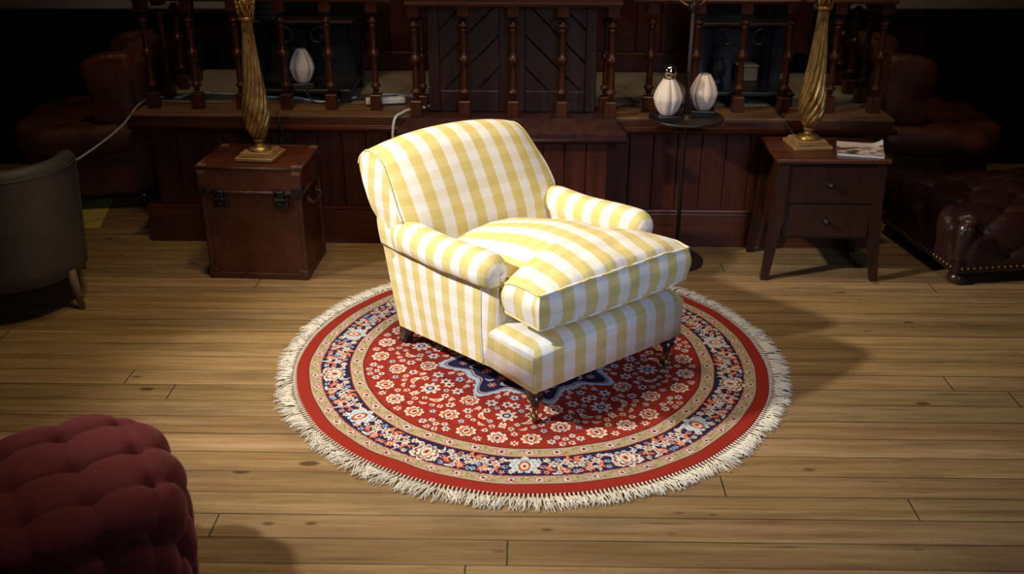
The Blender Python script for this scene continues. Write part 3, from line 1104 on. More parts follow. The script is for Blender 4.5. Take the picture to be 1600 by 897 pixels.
def rug_raster(N=1500, half=.92):
    img = np.zeros((N, N, 3), np.float32)
    px = 2 * half / N
    ax = (np.arange(N) + .5) * px - half
    X, Y = np.meshgrid(ax, ax, indexing='xy')
    R = np.hypot(X, Y)
    TH = np.arctan2(Y, X)
    L = lambda *c: np.array(s2l(c), np.float32)
    RED, RED2 = L(142, 42, 30), L(124, 36, 30)
    NAVY, CREAM, BEIGE = L(34, 35, 68), L(214, 206, 190), L(172, 150, 124)
    BLUE, PINK, GREEN, ORANGE, DK = L(150, 172, 196), L(214, 140, 118), L(124, 126, 78), L(206, 104, 48), L(62, 24, 30)
    FIELD = .648
    img[:] = RED
    rad = lambda a, b, c: img.__setitem__((R >= a) & (R < b), c)
    rad(0, FIELD, RED)
    rad(FIELD, FIELD + .005, DK); rad(FIELD + .005, FIELD + .052, BEIGE); rad(FIELD + .052, FIELD + .056, RED2); rad(FIELD + .056, FIELD + .059, DK)
    rad(.707, .810, NAVY); rad(.810, .814, RED2); rad(.814, .856, BEIGE); rad(.856, .860, DK); rad(.860, 1.3, RED)
    rng = random.Random(11)

    def stamp(cx, cy, ext, fn):
        i0 = max(0, int((cx - ext + half) / px)); i1 = min(N, int((cx + ext + half) / px) + 2)
        j0 = max(0, int((cy - ext + half) / px)); j1 = min(N, int((cy + ext + half) / px) + 2)
        if i0 >= i1 or j0 >= j1:
            return
        sub = img[j0:j1, i0:i1]
        fn(X[j0:j1, i0:i1] - cx, Y[j0:j1, i0:i1] - cy, sub)

    def rosette(cx, cy, s, n, cols, rot=0.0, depth=.22):
        def fn(x, y, sub):
            r = np.hypot(x, y); a = np.arctan2(y, x) - rot
            pet = 1 - depth + depth * np.cos(n * a)
            for k, (f, c) in enumerate(cols):
                rr = s * f * (pet if f > .4 else 1)
                sub[r < rr] = c
        stamp(cx, cy, s * 1.1, fn)

    def leaf(cx, cy, s, rot, cols, bend=.6, wid=.34):
        def fn(x, y, sub):
            c, sn = math.cos(rot), math.sin(rot)
            u = (x * c + y * sn) / s; v = (-x * sn + y * c) / s
            v = v - bend * (u * u - .3)
            for f, col in cols:
                wv = wid * f * np.sqrt(np.clip(1 - (u / f) ** 2, 0, 1)) * (1 - .45 * u)
                sub[(np.abs(v) < wv) & (np.abs(u) < f)] = col
        stamp(cx, cy, s * 1.5, fn)

    def palmette(cx, cy, s, rot, cols, inner):
        # fan of pointed petals on a bulb
        def fn(x, y, sub):
            c, sn = math.cos(rot), math.sin(rot)
            u = (x * c + y * sn) / s; v = (-x * sn + y * c) / s
            r = np.hypot(u, v); a = np.arctan2(v, u)
            lob = np.abs(np.cos(4.5 * a)) ** .6
            env = .62 + .38 * np.cos(a * .5)
            for f, col in cols:
                sub[r < f * env * (.66 + .34 * lob)] = col
            for f, col in inner:
                sub[((u - .05) / (.52 * f)) ** 2 + (v / (.36 * f)) ** 2 < 1] = col
        stamp(cx, cy, s * 1.2, fn)

    def four(cx, cy, s, rot, outer, inner):
        def fn(x, y, sub):
            c, sn = math.cos(rot), math.sin(rot)
            u = (x * c + y * sn) / s; v = (-x * sn + y * c) / s
            sub[(np.abs(u) + np.abs(v)) < 1] = outer
            sub[((np.abs(u) - .36) ** 2 + v ** 2 < .05) | ((np.abs(v) - .36) ** 2 + u ** 2 < .05)] = inner
        stamp(cx, cy, s * 1.1, fn)

    # field vines
    v1 = np.sin(TH * 16 + 9 * np.sin(R * 22)) * .5 + np.sin(R * 60 + 3 * np.sin(TH * 8)) * .5
    vine = (np.abs(v1) < .045) & (R < FIELD - .01)
    img[vine] = L(96, 40, 34)
    # field flowers, eight-fold with mirror
    pts = []
    tries = 0
    big = [(.53, .0), (.45, PI / 8), (.60, PI / 8), (.585, PI / 16), (.41, .0)]
    for r, a in big:
        pts.append((r, a, .044))
    while tries < 14000:
        tries += 1
        r = math.sqrt(rng.uniform(.30 ** 2, .632 ** 2)); a = rng.uniform(.0, PI / 8)
        sz = rng.choice([.014, .017, .020, .023, .025])
        x, y = r * math.cos(a), r * math.sin(a)
        ok = True
        for (r2, a2, s2) in pts:
            for aa in (a2, -a2, PI / 4 - a2):
                d = math.hypot(x - r2 * math.cos(aa), y - r2 * math.sin(aa))
                if d < (sz + s2) * 1.06 and not (abs(aa - a) < 1e-9 and False):
                    ok = False
                    break
            if not ok:
                break
        # also keep distance to own mirror unless on the axis
        if ok and (2 * y < sz * 1.5 and a > .004):
            a = 0.0
        if ok:
            pts.append((r, a, sz))
    for k, (r, a, sz) in enumerate(pts):
        kind = 'big' if k < len(big) else rng.choice(['ros', 'ros', 'ros', 'rosb', 'leaf', 'leaf', 'four', 'tulip'])
        jitter = rng.uniform(-.6, .6)
        pick = rng.random()
        for m in range(8):
            for sg in (1, -1):
                if sg < 0 and (a == 0.0 or abs(a - PI / 8) < 1e-6):
                    continue
                th = m * PI / 4 + sg * a
                cx, cy = r * math.cos(th), r * math.sin(th)
                if kind == 'big':
                    if pick < .5:
                        palmette(cx, cy, .044, th if k % 2 else th + PI, [(1, DK), (.94, CREAM), (.72, ORANGE if pick < .25 else PINK)], [(1, NAVY), (.8, CREAM), (.5, RED)])
                    else:
                        rosette(cx, cy, .044, 8, [(1, DK), (.93, CREAM), (.70, PINK), (.52, CREAM), (.36, NAVY), (.2, BLUE)], th)
                elif kind == 'ros':
                    rosette(cx, cy, sz, 6, [(1, DK), (.94, CREAM), (.60, PINK if pick < .6 else BLUE), (.30, NAVY if pick < .5 else RED2)], th)
                elif kind == 'rosb':
                    rosette(cx, cy, sz, 5, [(1, DK), (.94, BLUE), (.58, CREAM), (.32, NAVY)], th)
                elif kind == 'leaf':
                    leaf(cx, cy, sz * 1.35, th + sg * (1.2 + jitter), [(1, DK), (.90, CREAM), (.50, GREEN if pick < .4 else ORANGE)], .6 * sg)
                elif kind == 'four':
                    four(cx, cy, sz * .85, th, CREAM, NAVY)
                else:
                    leaf(cx, cy, sz * 1.2, th + sg * .5, [(1, DK), (.9, CREAM), (.6, PINK)], .8)
                    leaf(cx, cy, sz * 1.2, th - sg * .5, [(1, DK), (.9, CREAM), (.6, PINK)], -.8)
    # centre medallion: scalloped navy star with light-blue outline
    lobR = .282 + .038 * np.cos(8 * TH) + .016 * np.cos(16 * TH)
    zig = .006 * np.abs(np.sin(TH * 48))
    img[R < lobR + .026 + zig] = L(170, 186, 200)
    img[R < lobR + .008] = DK
    img[R < lobR + .003] = L(182, 150, 140)
    img[R < lobR - .004] = NAVY
    for m in range(16):
        th = m * PI / 8
        rosette(.205 * math.cos(th), .205 * math.sin(th), .026, 6, [(1, L(120, 60, 66)), (.8, PINK), (.45, NAVY), (.25, CREAM)], th)
        rosette(.135 * math.cos(th + PI / 16), .135 * math.sin(th + PI / 16), .020, 5, [(1, BLUE), (.6, RED), (.3, CREAM)], th)
        leaf(.17 * math.cos(th + PI / 16), .17 * math.sin(th + PI / 16), .020, th + .8, [(1, PINK), (.5, CREAM)])
    for m in range(8):
        th = m * PI / 4
        rosette(.268 * math.cos(th), .268 * math.sin(th), .020, 6, [(1, L(132, 70, 74)), (.75, PINK), (.4, NAVY), (.22, CREAM)], th)
        leaf(.243 * math.cos(th + .13), .243 * math.sin(th + .13), .018, th + 1.2, [(1, BLUE), (.6, PINK)], .7)
        leaf(.243 * math.cos(th - .13), .243 * math.sin(th - .13), .018, th - 1.2, [(1, BLUE), (.6, PINK)], -.7)
    lob2 = .085 + .018 * np.cos(8 * TH)
    img[R < lob2 + .008] = BLUE
    img[R < lob2] = RED
    rosette(0, 0, .06, 8, [(1, CREAM), (.7, NAVY), (.45, PINK), (.3, CREAM)])
    # inner and outer guard bands
    for rb, cnt, gs in ((FIELD + .029, 92, .0205), (.835, 116, .0185)):
        wav = np.abs((R - rb) - .013 * np.sin(TH * cnt / 2)) < .0022
        img[wav & (np.abs(R - rb) < .024)] = L(150, 110, 84)
        for m in range(cnt):
            th = 2 * PI * m / cnt
            cx, cy = rb * math.cos(th), rb * math.sin(th)
            if m % 2 == 0:
                rosette(cx, cy, gs, 6, [(1, L(150, 62, 58)), (.78, CREAM), (.45, RED), (.25, NAVY)], th)
            else:
                leaf(cx, cy, gs * 1.1, th + PI / 2 + .5 * (-1) ** (m // 2), [(1, GREEN), (.55, L(176, 160, 110))], .5)
    # navy border
    rb = .7585
    nb = 14
    wv = np.abs((R - rb) - .028 * np.sin(TH * nb)) < .0026
    img[wv & (np.abs(R - rb) < .045)] = L(142, 54, 52)
    wv = np.abs((R - rb) + .028 * np.sin(TH * nb)) < .0022
    img[wv & (np.abs(R - rb) < .045)] = L(120, 80, 84)
    half_set = ((.052, .030, 'r'), (.058, -.026, 'l'), (.082, .004, 's'), (.092, .036, 's'), (.100, -.034, 'r'), (.112, .012, 'l2'), (.128, -.010, 'R'), (.140, .034, 'l'),
                (.150, -.036, 's'), (.160, .008, 'l3'), (.176, .030, 'q'), (.182, -.020, 'R'), (.200, .006, 's'), (.206, -.038, 'l2'), (.214, .036, 's'))
    BORDER = half_set + tuple((-a_, d_ * .95, k_) for a_, d_, k_ in half_set) + ((.2244, -.004, 'R'),)
    for m in range(nb):
        th = 2 * PI * m / nb
        for da, dr, kind in BORDER:
            r, a = rb + dr, th + da
            cx, cy = r * math.cos(a), r * math.sin(a)
            if kind in 'rRq':
                sz = .0145 if kind == 'r' else .0185
                rosette(cx, cy, sz, 6, [(1, CREAM if kind != 'q' else ORANGE), (.60, RED if kind == 'R' else PINK), (.34, CREAM), (.2, NAVY)], a)
            elif kind == 's':
                rosette(cx, cy, .011, 5, [(1, rng.choice([CREAM, BLUE, PINK])), (.45, NAVY)], a)
            else:
                leaf(cx, cy, .020, a + PI / 2 + (1.0 if da > 0 else -1.0) * (1 if kind == 'l' else -1), [(1, CREAM if kind != 'l2' else ORANGE), (.6, BLUE if kind == 'l' else PINK), (.3, RED)], .9 if da > 0 else -.9, .40)
        cx, cy = rb * math.cos(th), rb * math.sin(th)
        if m % 2:
            palmette(cx, cy, .057, th, [(1, CREAM), (.86, RED2), (.70, CREAM)], [(1, DK), (.86, CREAM), (.5, ORANGE), (.25, NAVY)])
        else:
            palmette(cx, cy, .057, th + PI, [(1, L(206, 200, 190)), (.84, BLUE), (.62, CREAM)], [(1, DK), (.86, ORANGE), (.6, CREAM), (.3, RED)])
    return img, px, half


def build_rug():
    t = thing('rug', 'round red oriental rug with navy border, fringed edge, under the yellow armchair', 'rug', (RC[0], RC[1], 0), math.radians(10))
    img, px, half = rug_raster()
    NR, NA = 250, 1500
    rr = np.concatenate([np.linspace(.004, RR - .004, NR - 1), [RR]])
    th = np.arange(NA) * 2 * PI / NA
    RRg, TT = np.meshgrid(rr, th, indexing='ij')
    wob = 1 + .006 * np.cos(2 * TT + .4) + .0025 * np.sin(9 * TT) + .0015 * np.sin(23 * TT + 1)
    Xp, Yp = RRg * np.cos(TT), RRg * np.sin(TT)
    Z = np.full_like(Xp, .0095) + .0012 * np.sin(Xp * 13) * np.cos(Yp * 11)
    Z += .006 * np.exp(-((RRg - .87) / .03) ** 2) * np.exp(-((((TT - math.radians(228)) + PI) % (2 * PI) - PI) / .08) ** 2)
    Z[-1] = .0045
    V = np.stack([Xp * wob, Yp * wob, Z], -1).reshape(-1, 3)
    ii = np.clip(((Xp + half) / px).astype(int), 0, img.shape[1] - 1)
    jj = np.clip(((Yp + half) / px).astype(int), 0, img.shape[0] - 1)
    C = img[jj, ii].reshape(-1, 3)
    nV = len(V)
    i = np.arange(NR - 1)[:, None] * NA
    j = np.arange(NA)[None, :]
    j2 = (j + 1) % NA
    F = np.stack([i + j, i + NA + j, i + NA + j2, i + j2], -1).reshape(-1, 4)
    # skirt down to the floor and centre cap
    V2 = V[(NR - 1) * NA:].copy()
    V2[:, 2] = .0
    V = np.concatenate([V, V2, [[0, 0, .0095]]])
    C = np.concatenate([C, C[(NR - 1) * NA:], [C[0]]])
    base = (NR - 1) * NA
    jj1 = np.arange(NA)
    F2 = np.stack([base + jj1, nV + jj1, nV + (jj1 + 1) % NA, base + (jj1 + 1) % NA], -1)
    F = np.concatenate([F, F2])
    tri = [(len(V) - 1, k, (k + 1) % NA) for k in range(NA)]
    me = bpy.data.meshes.new('pile')
    me.vertices.add(len(V))
    me.vertices.foreach_set('co', V.astype(np.float32).ravel())
    nq, nt = len(F), len(tri)
    me.loops.add(nq * 4 + nt * 3)
    me.loops.foreach_set('vertex_index', np.concatenate([F.ravel(), np.array(tri).ravel()]).astype(np.int32))
    me.polygons.add(nq + nt)
    st = np.concatenate([np.arange(nq) * 4, nq * 4 + np.arange(nt) * 3]).astype(np.int32)
    me.polygons.foreach_set('loop_start', st)
    me.update(calc_edges=True)
    me.validate()
    ca = me.color_attributes.new('pattern', 'FLOAT_COLOR', 'POINT')
    ca.data.foreach_set('color', np.concatenate([C, np.ones((len(C), 1))], 1).astype(np.float32).ravel())
    link_mesh('pile', me, M['rug'], t, True)
    # fringe: knotted tufts of loose strands
    rng = random.Random(5)
    b = MB()
    nt = 400
    lean = 0
    for k in range(nt):
        a0 = 2 * PI * k / nt
        lean = .45 * mnoise.noise((3 * math.cos(a0 * 3), 3 * math.sin(a0 * 3), 4)) * 2.2
        r0 = RR * (1 + .006 * math.cos(2 * a0 + .4)) - .003
        # knot
        kp = Vector(((r0 + .007) * math.cos(a0), (r0 + .007) * math.sin(a0), .006))
        b.tube([Vector(((r0 - .002) * math.cos(a0), (r0 - .002) * math.sin(a0), .006)), kp, Vector(((r0 + .016) * math.cos(a0), (r0 + .016) * math.sin(a0), .0055))], [.0022, .0034, .0022], 5)
        ln = .066 + .018 * mnoise.noise((a0 * 7, 1.3, 0))
        for q in range(6):
            a = a0 + lean + rng.gauss(0, .22)
            L = ln * rng.uniform(.75, 1.15)
            p0 = Vector(((r0 + .014) * math.cos(a0), (r0 + .014) * math.sin(a0), .0055))
            tdir = Vector((math.cos(a), math.sin(a), 0))
            nrm = Vector((-math.sin(a), math.cos(a), 0))
            cv = rng.gauss(0, .012)
            zz = rng.uniform(.002, .007)
            pts = [p0 + tdir * (L * f) + nrm * (cv * f * f + rng.gauss(0, .0015)) + Vector((0, 0, (zz - .0055) * min(1, f * 1.6) + .004 * math.sin(f * 3.1))) for f in (0, .2, .4, .6, .8, 1.0)]
            b.tube(pts, [.0016, .0019, .0019, .0018, .0016, .0009], 4)
    o = b.build('fringe', M['fringe'], t)
    props(o, 'cream knotted wool fringe', kind='stuff')
    return t


build_rug()

# ------------------------------------------------------------------ the yellow armchair
AR = math.radians(38.375)
AC = thing('armchair', 'yellow and white gingham armchair on the round red rug', 'armchair', (.0808, 3.0014, .0105), AR)
G = M['gingham']
CX = .300        # centre line in local x
HW = .362        # half width of the base


def rbox_uv(co, no):
    """fabric runs over the front/top; sides continue it sideways"""
    if abs(no.x) > max(abs(no.y), abs(no.z)) * 1.05:
        s_ = 1 if no.x > 0 else -1
        return (CX + s_ * (HW + .335 - co.z), co.y)
    if abs(no.z) > abs(no.y):
        return (co.x, .335 + co.y + .06)
    return (co.x, co.z)


# front border (seat rail)
b = MB()
bm = bmesh.new()
bmesh.ops.create_cube(bm, size=1)
for v in bm.verts:
    v.co = Vector((CX + v.co.x * 2 * HW,   .0775 + v.co.y * .285, .2390 + v.co.z * .182))
top = [e for e in bm.edges if all(v.co.z > .3 for v in e.verts)]
vert = [e for e in bm.edges if abs(e.verts[0].co.z - e.verts[1].co.z) > .1]
bmesh.ops.bevel(bm, geom=top, offset=.048, segments=7, affect='EDGES', profile=.5)
bot = [e for e in bm.edges if abs(e.verts[0].co.z - e.verts[1].co.z) > .05 or all(v.co.z < .18 for v in e.verts)]
bmesh.ops.bevel(bm, geom=bot, offset=.008, segments=2, affect='EDGES')
b.bm(bm, True, rbox_uv)
b.box(CX - .31, CX + .31, .15, .80, .165, .38, .01, 2, True, rbox_uv)
b.build('seat_border', G, AC)


# arms with outer panels
ARM_X = .348      # distance of roll centre from the chair's centre line
ZT0 = .592


def arm_top(y):
    # height of the roll: highest at the scroll, dipping, rising again into the back
    return .583 - .026 * sstep(.18, .52, y) - .040 * sstep(.60, .80, y)


def arm(side):
    NS = 44
    prof_n = 40
    rows, uvr = [], []
    r = .067
    ends = []
    for i in range(NS):
        s = i / (NS - 1)
        # front dome for the first stations
        if i < 9:
            tt = i / 8.0
            shr = math.sin(tt * PI / 2) ** .75
            ybase = .132 + .07 * (1 - math.cos(tt * PI / 2))
        else:
            shr = 1.0
            ybase = .202 + (i - 8) / (NS - 9) * (.86 - .202)
        f = max(0, (ybase - .202) / (.86 - .202))
        zt = arm_top(ybase)
        zc_ = zt - r
        zb = .150 - .062 * f - .0 if i >= 9 else .150
        pts = []
        # outer panel from bottom to below the roll
        for k in range(14):
            q = k / 13
            z = zb + (zc_ - .030 - zb) * q
            x = .012 + .000 * q
            pts.append((x + .006 * math.sin(q * PI), z))
        # roll
        for k in range(19):
            a = math.radians(-38 + k * (218 + 0) / 18)
            pts.append((r * math.cos(a) + .004, zc_ + r * math.sin(a)))
        # inner panel down
        for k in range(8):
            q = (k + 1) / 8
            pts.append((-.056 + .004 * q, zc_ - (zc_ - .30) * q))
        row, uv = [], []
        arc = 0
        prev = None
        for (dx, z) in pts:
            # shrink for the dome
            if z > zc_ - .05:
                cxp, czp = .002, zc_
            else:
                cxp, czp = -.022, z
            if dx > .012:
                dx = .012 + (dx - .012) * (1 - .85 * sstep(.62, .80, ybase))
            dx2 = cxp + (dx - cxp) * shr
            z2 = czp + (z - czp) * (shr if z > zc_ - .02 else 1.0)
            yl = ybase
            # raked rear edge of the outer panel
            yl += f * (-.085 + .125 * (z2 - .09) / .42)
            if i < 9:
                # lower front panel tucks back a little
                yl += .022 * max(0, (zc_ - z2)) / .35
            if i < 13 and z > zc_ - .05:
                yl += .0022 * math.sin(16 * math.atan2(z - zc_, dx)) * (1 - i / 13)
            row.append((CX + side * (ARM_X + dx2), yl, z2))
            if prev is not None:
                arc += math.hypot(dx - prev[0], z - prev[1])
            prev = (dx, z)
            uv.append((ybase - (.06 * (1 - shr) if i < 9 else 0), arc + .08))
        rows.append(row)
        uvr.append(uv)
    b = MB()
    b.grid(rows, uvr, flip=(side > 0))
    # close the front spine and rear
    c0 = np.array(rows[0]); n = len(c0)
    for rw in (rows[-1],):
        rw = list(rw)
        b.add(rw, [tuple(range(len(rw)))], [(p[1], p[2]) for p in rw])
    rw = list(rows[0])
    b.add(rw, [tuple(range(len(rw)))], [(p[0] * side + .02, p[2]) for p in rw], True)
    a_ = b.build('arm', G, AC)
    # piping under the roll on the outer side and down the front edge
    pp = [rows[i][13] for i in range(9, NS, 2)]
    off = side * .003
    pipe = MB().tube([(p[0] + off, p[1], p[2] + .002) for p in pp], .0042, 8, uv=lambda v: (v.y, v.z))
    pf = [rows[9][k] for k in range(0, 14)]
    pipe.tube([(p[0] + off * .6, p[1], p[2]) for p in pf], .0032, 8, uv=lambda v: (v.y, v.z))
    pipe.build('piping', G, a_)
    return a_


for side in (-1, 1):
    arm(side)


# the back
def back_rest():
    F = [(.62, .36), (.640, .44), (.675, .53), (.718, .605), (.762, .68), (.800, .735), (.833, .775)]
    Tp = [(.868, .796), (.905, .806), (.945, .803)]
    Rr = [(.980, .790), (1.008, .764), (1.018, .727), (.990, .665), (.945, .59), (.895, .50), (.855, .37), (.812, .23), (.772, .085)]
    Fp = smoothpath([(0, y, z) for y, z in F + Tp + Rr[:3]], 5)
    Rp = smoothpath([(0, y, z) for y, z in Rr[2:]], 5)
    prof = [(p.y, p.z) for p in Fp] + [(p.y, p.z) for p in Rp[1:]]
    arc = [0]
    for i in range(1, len(prof)):
        arc.append(arc[-1] + math.hypot(prof[i][0] - prof[i - 1][0], prof[i][1] - prof[i - 1][1]))
    NX = 41
    rows, uvs = [], []
    for j in range(NX):
        s = -1 + 2 * j / (NX - 1)
        s = math.copysign(abs(s) ** .85, s)
        row, uv = [], []
        for k, (y, z) in enumerate(prof):
            hw = .369 + .006 * math.exp(-((z - .57) / .09) ** 2)
            if z < .56:
                hw -= (.065 if arc[k] < .7 else .018) * (1 - sstep(.48, .555, z))
            top_w = sstep(.53, .80, z)
            drop = (.048 * abs(s) ** 2.2 - .013) * top_w
            bul = .030 * (1 - s ** 4) * (1 if arc[k] < .55 else 0) * math.sin(min(1, arc[k] / .55) * PI) ** .7 if arc[k] < .55 else 0
            # inside the arms the front face narrows
            rnd = .030 * abs(s) ** 8 * top_w ** 2 if s > 0 else .012 * abs(s) ** 10 * top_w ** 2
            yy = y - bul + (.012 * abs(s) ** 6 if arc[k] < .6 else 0)
            row.append((CX + s * (hw - rnd), yy, z - drop))
            uv.append((CX + s * hw - .012, arc[k] + .03))
        rows.append(row)
        uvs.append(uv)
    b = MB()
    b.grid(rows, uvs)
    # flat side facings
    nk = len(prof)
    pipes = []
    for j, sd in ((0, -1), (NX - 1, 1)):
        ring = rows[j]
        half = arc[-1] * .46
        fr = [k for k in range(nk) if arc[k] <= half]
        rr = [k for k in range(nk) if arc[k] > half][::-1]
        nf = 24
        A = [ring[fr[int(q * (len(fr) - 1) / (nf - 1))]] for q in range(nf)]
        B = [ring[rr[int(q * (len(rr) - 1) / (nf - 1))]] for q in range(nf)]
        g_, u_ = [], []
        for q in range(nf):
            a, c = Vector(A[q]), Vector(B[q])
            line, ul = [], []
            for m in range(8):
                t = m / 7
                p = a.lerp(c, t)
                p.x += sd * .008 * math.sin(t * PI)
                line.append(tuple(p)); ul.append((p.y + .02, p.z))
            g_.append(line); u_.append(ul)
        b.grid(g_, u_, flip=(sd > 0))
        kk = [k for k in range(nk) if .19 < arc[k] < half + .06]
        path = [(ring[k][0] + sd * .002, ring[k][1], ring[k][2]) for k in kk]
        pipes.append(path)
    o = b.build('backrest', G, AC)
    for p in pipes:
        MB().tube(p, .0042, 8, uv=lambda v: (v.x, v.z)).build('piping', G, o)


back_rest()


# T-shaped loose cushion
def cushion():
    NYc, NXc = 60, 61
    Y0, Y1 = -.085, .600

    def halfw(y):
        return .348 - (.348 - .272) * sstep(.095, .135, y) - .012 * sstep(.5, .6, y)

    def edge_z(s, y):
        return .520 + .012 * (1 - s * s) - .045 * sstep(.02, .20, y) * s * s - .035 * sstep(.2, .6, y)

    def crown(s, t):
        return .066 * (max(0, 1 - abs(s) ** 2.2)) ** .8 * (math.sin(PI * min(1, max(0, t)) ** .62)) ** .75

    def fr_curve(s):
        return .018 * (1 - s * s)
    top = np.zeros((NYc, NXc, 3)); bot = np.zeros((NYc, NXc, 3)); uvt = np.zeros((NYc, NXc, 2))
    for j in range(NYc):
        t = j / (NYc - 1)
        for i in range(NXc):
            s = -1 + 2 * i / (NXc - 1)
            y = Y0 + (Y1 - Y0) * t - fr_curve(s) * (1 - t) ** 3
            x = CX - .008 + s * halfw(y)
            z = edge_z(s, y) + crown(s, t)
            # soft creases along the front edge and sides
            n1 = mnoise.noise((x * 9, y * 16, 1.0)) * .008 * (1 - sstep(.0, .35, t))
            n2 = mnoise.noise((x * 30, y * 12, 7.0)) * .004 * (1 - sstep(.0, .22, t))
            pull = .010 * math.exp(-((x - .33) / .05) ** 2) * math.exp(-((t - .11) / .06) ** 2)
            top[j, i] = (x, y, z + n1 + n2 - pull)
            zb = .398 - .010 * (1 - s * s) * math.sin(PI * t)
            bot[j, i] = (x, y, zb)
            uvt[j, i] = (x, y + .60)
    b = MB()
    b.grid(top, uvt)
    b.grid(bot, uvt, flip=True)
    # boxing strip round the outline
    idx = [(0, i) for i in range(NXc)] + [(j, NXc - 1) for j in range(1, NYc)] + [(NYc - 1, i) for i in range(NXc - 2, -1, -1)] + [(j, 0) for j in range(NYc - 2, 0, -1)]
    K = 9
    ring = []
    uvr = []
    cen = Vector((CX, .25, 0))
    m = len(idx)
    P2 = [Vector((top[j, i][0], top[j, i][1], 0)) for j, i in idx]
    for k in range(K):
        q = k / (K - 1)
        line, ul = [], []
        for e, (j, i) in enumerate(idx):
            a, c = Vector(top[j, i]), Vector(bot[j, i])
            tang = P2[(e + 1) % m] - P2[e - 1]
            nrm = Vector((tang.y, -tang.x, 0))
            if nrm.length > 0:
                nrm.normalize()
            p = a.lerp(c, q) + nrm * (0.014 * math.sin(q * PI) + .007 * mnoise.noise((a.x * 14, a.y * 14, q * 2.0)) * math.sin(q * PI))
            line.append(tuple(p))
            side_f = i in (0, NXc - 1) and j > 0
            ul.append((p.x if not side_f else (CX - .348 - (.10 - (p.y + .085)) if i == 0 else CX + .348 + (p.y + .085)), p.z))
        line.append(line[0]); ul.append(ul[0])
        ring.append(line); uvr.append(ul)
    b.grid(ring, uvr, flip=False)
    o = b.build('seat_cushion', G, AC)
    pb = MB()
    for src, r in ((top, .0046), (bot, .0044)):
        pts = [tuple(src[j, i]) for j, i in idx]
        MB().tube(pts + [pts[0]], r, 8, uv=lambda v: (v.x + .025, .0)).build('piping', G, o)


cushion()

# legs
for lx_ in (.0, .6577):
    b = MB()
    b.box(-.024, .024, -.024, .024, .150, .180, .003)
    b.lathe([(.024, .150), (.030, .146), (.031, .140), (.022, .134), (.021, .130), (.030, .126), (.033, .118), (.029, .109), (.021, .104), (.021, .100), (.028, .095), (.029, .088), (.023, .081), (.018, .075), (.017, .062), (.014, .056)], 24)
    l = b.build('leg', M['leg_wood'], AC)
    l.location = (lx_, 0, 0)
    b = MB()
    b.lathe([(.0185, .066), (.0190, .062), (.0160, .050), (.012, .044), (.006, .040)], 20)
    for s_ in (-1, 1):
        b.tube([(-.010, s_ * .010, .044), (-.016, s_ * .011, .030), (-.018, s_ * .011, .019)], [.006, .005, .005], 8)
    wl = []
    seg = 20
    prof = [(.004, -.008), (.0165, -.008), (.018, -.005), (.018, .005), (.0165, .008), (.004, .008)]
    vs, fs = [], []
    for r_, t_ in prof:
        for k in range(seg):
            a = 2 * PI * k / seg
            vs.append((-.018 + r_ * math.cos(a), t_, .018 + r_ * math.sin(a)))
    for i in range(len(prof) - 1):
        for k in range(seg):
            fs.append((i * seg + k, (i + 1) * seg + k, (i + 1) * seg + (k + 1) % seg, i * seg + (k + 1) % seg))
    fs.append(tuple(range(seg)))
    fs.append(tuple(range((len(prof) - 1) * seg + seg - 1, (len(prof) - 1) * seg - 1, -1)))
    b.add(vs, fs, None, True)
    c_ = b.build('castor', M['brass'], l)
    props(c_, 'brass cup castor')
    c_.rotation_euler.z = .7
    c_.scale = (.85, .85, 1)
for lx_ in (-.022, .622):
    b = MB()
    b.frustum((lx_, .80, 0), (.020, .020), (lx_, .755, .14), (.027, .027), .002)
    b.build('leg', M['leg_wood'], AC)


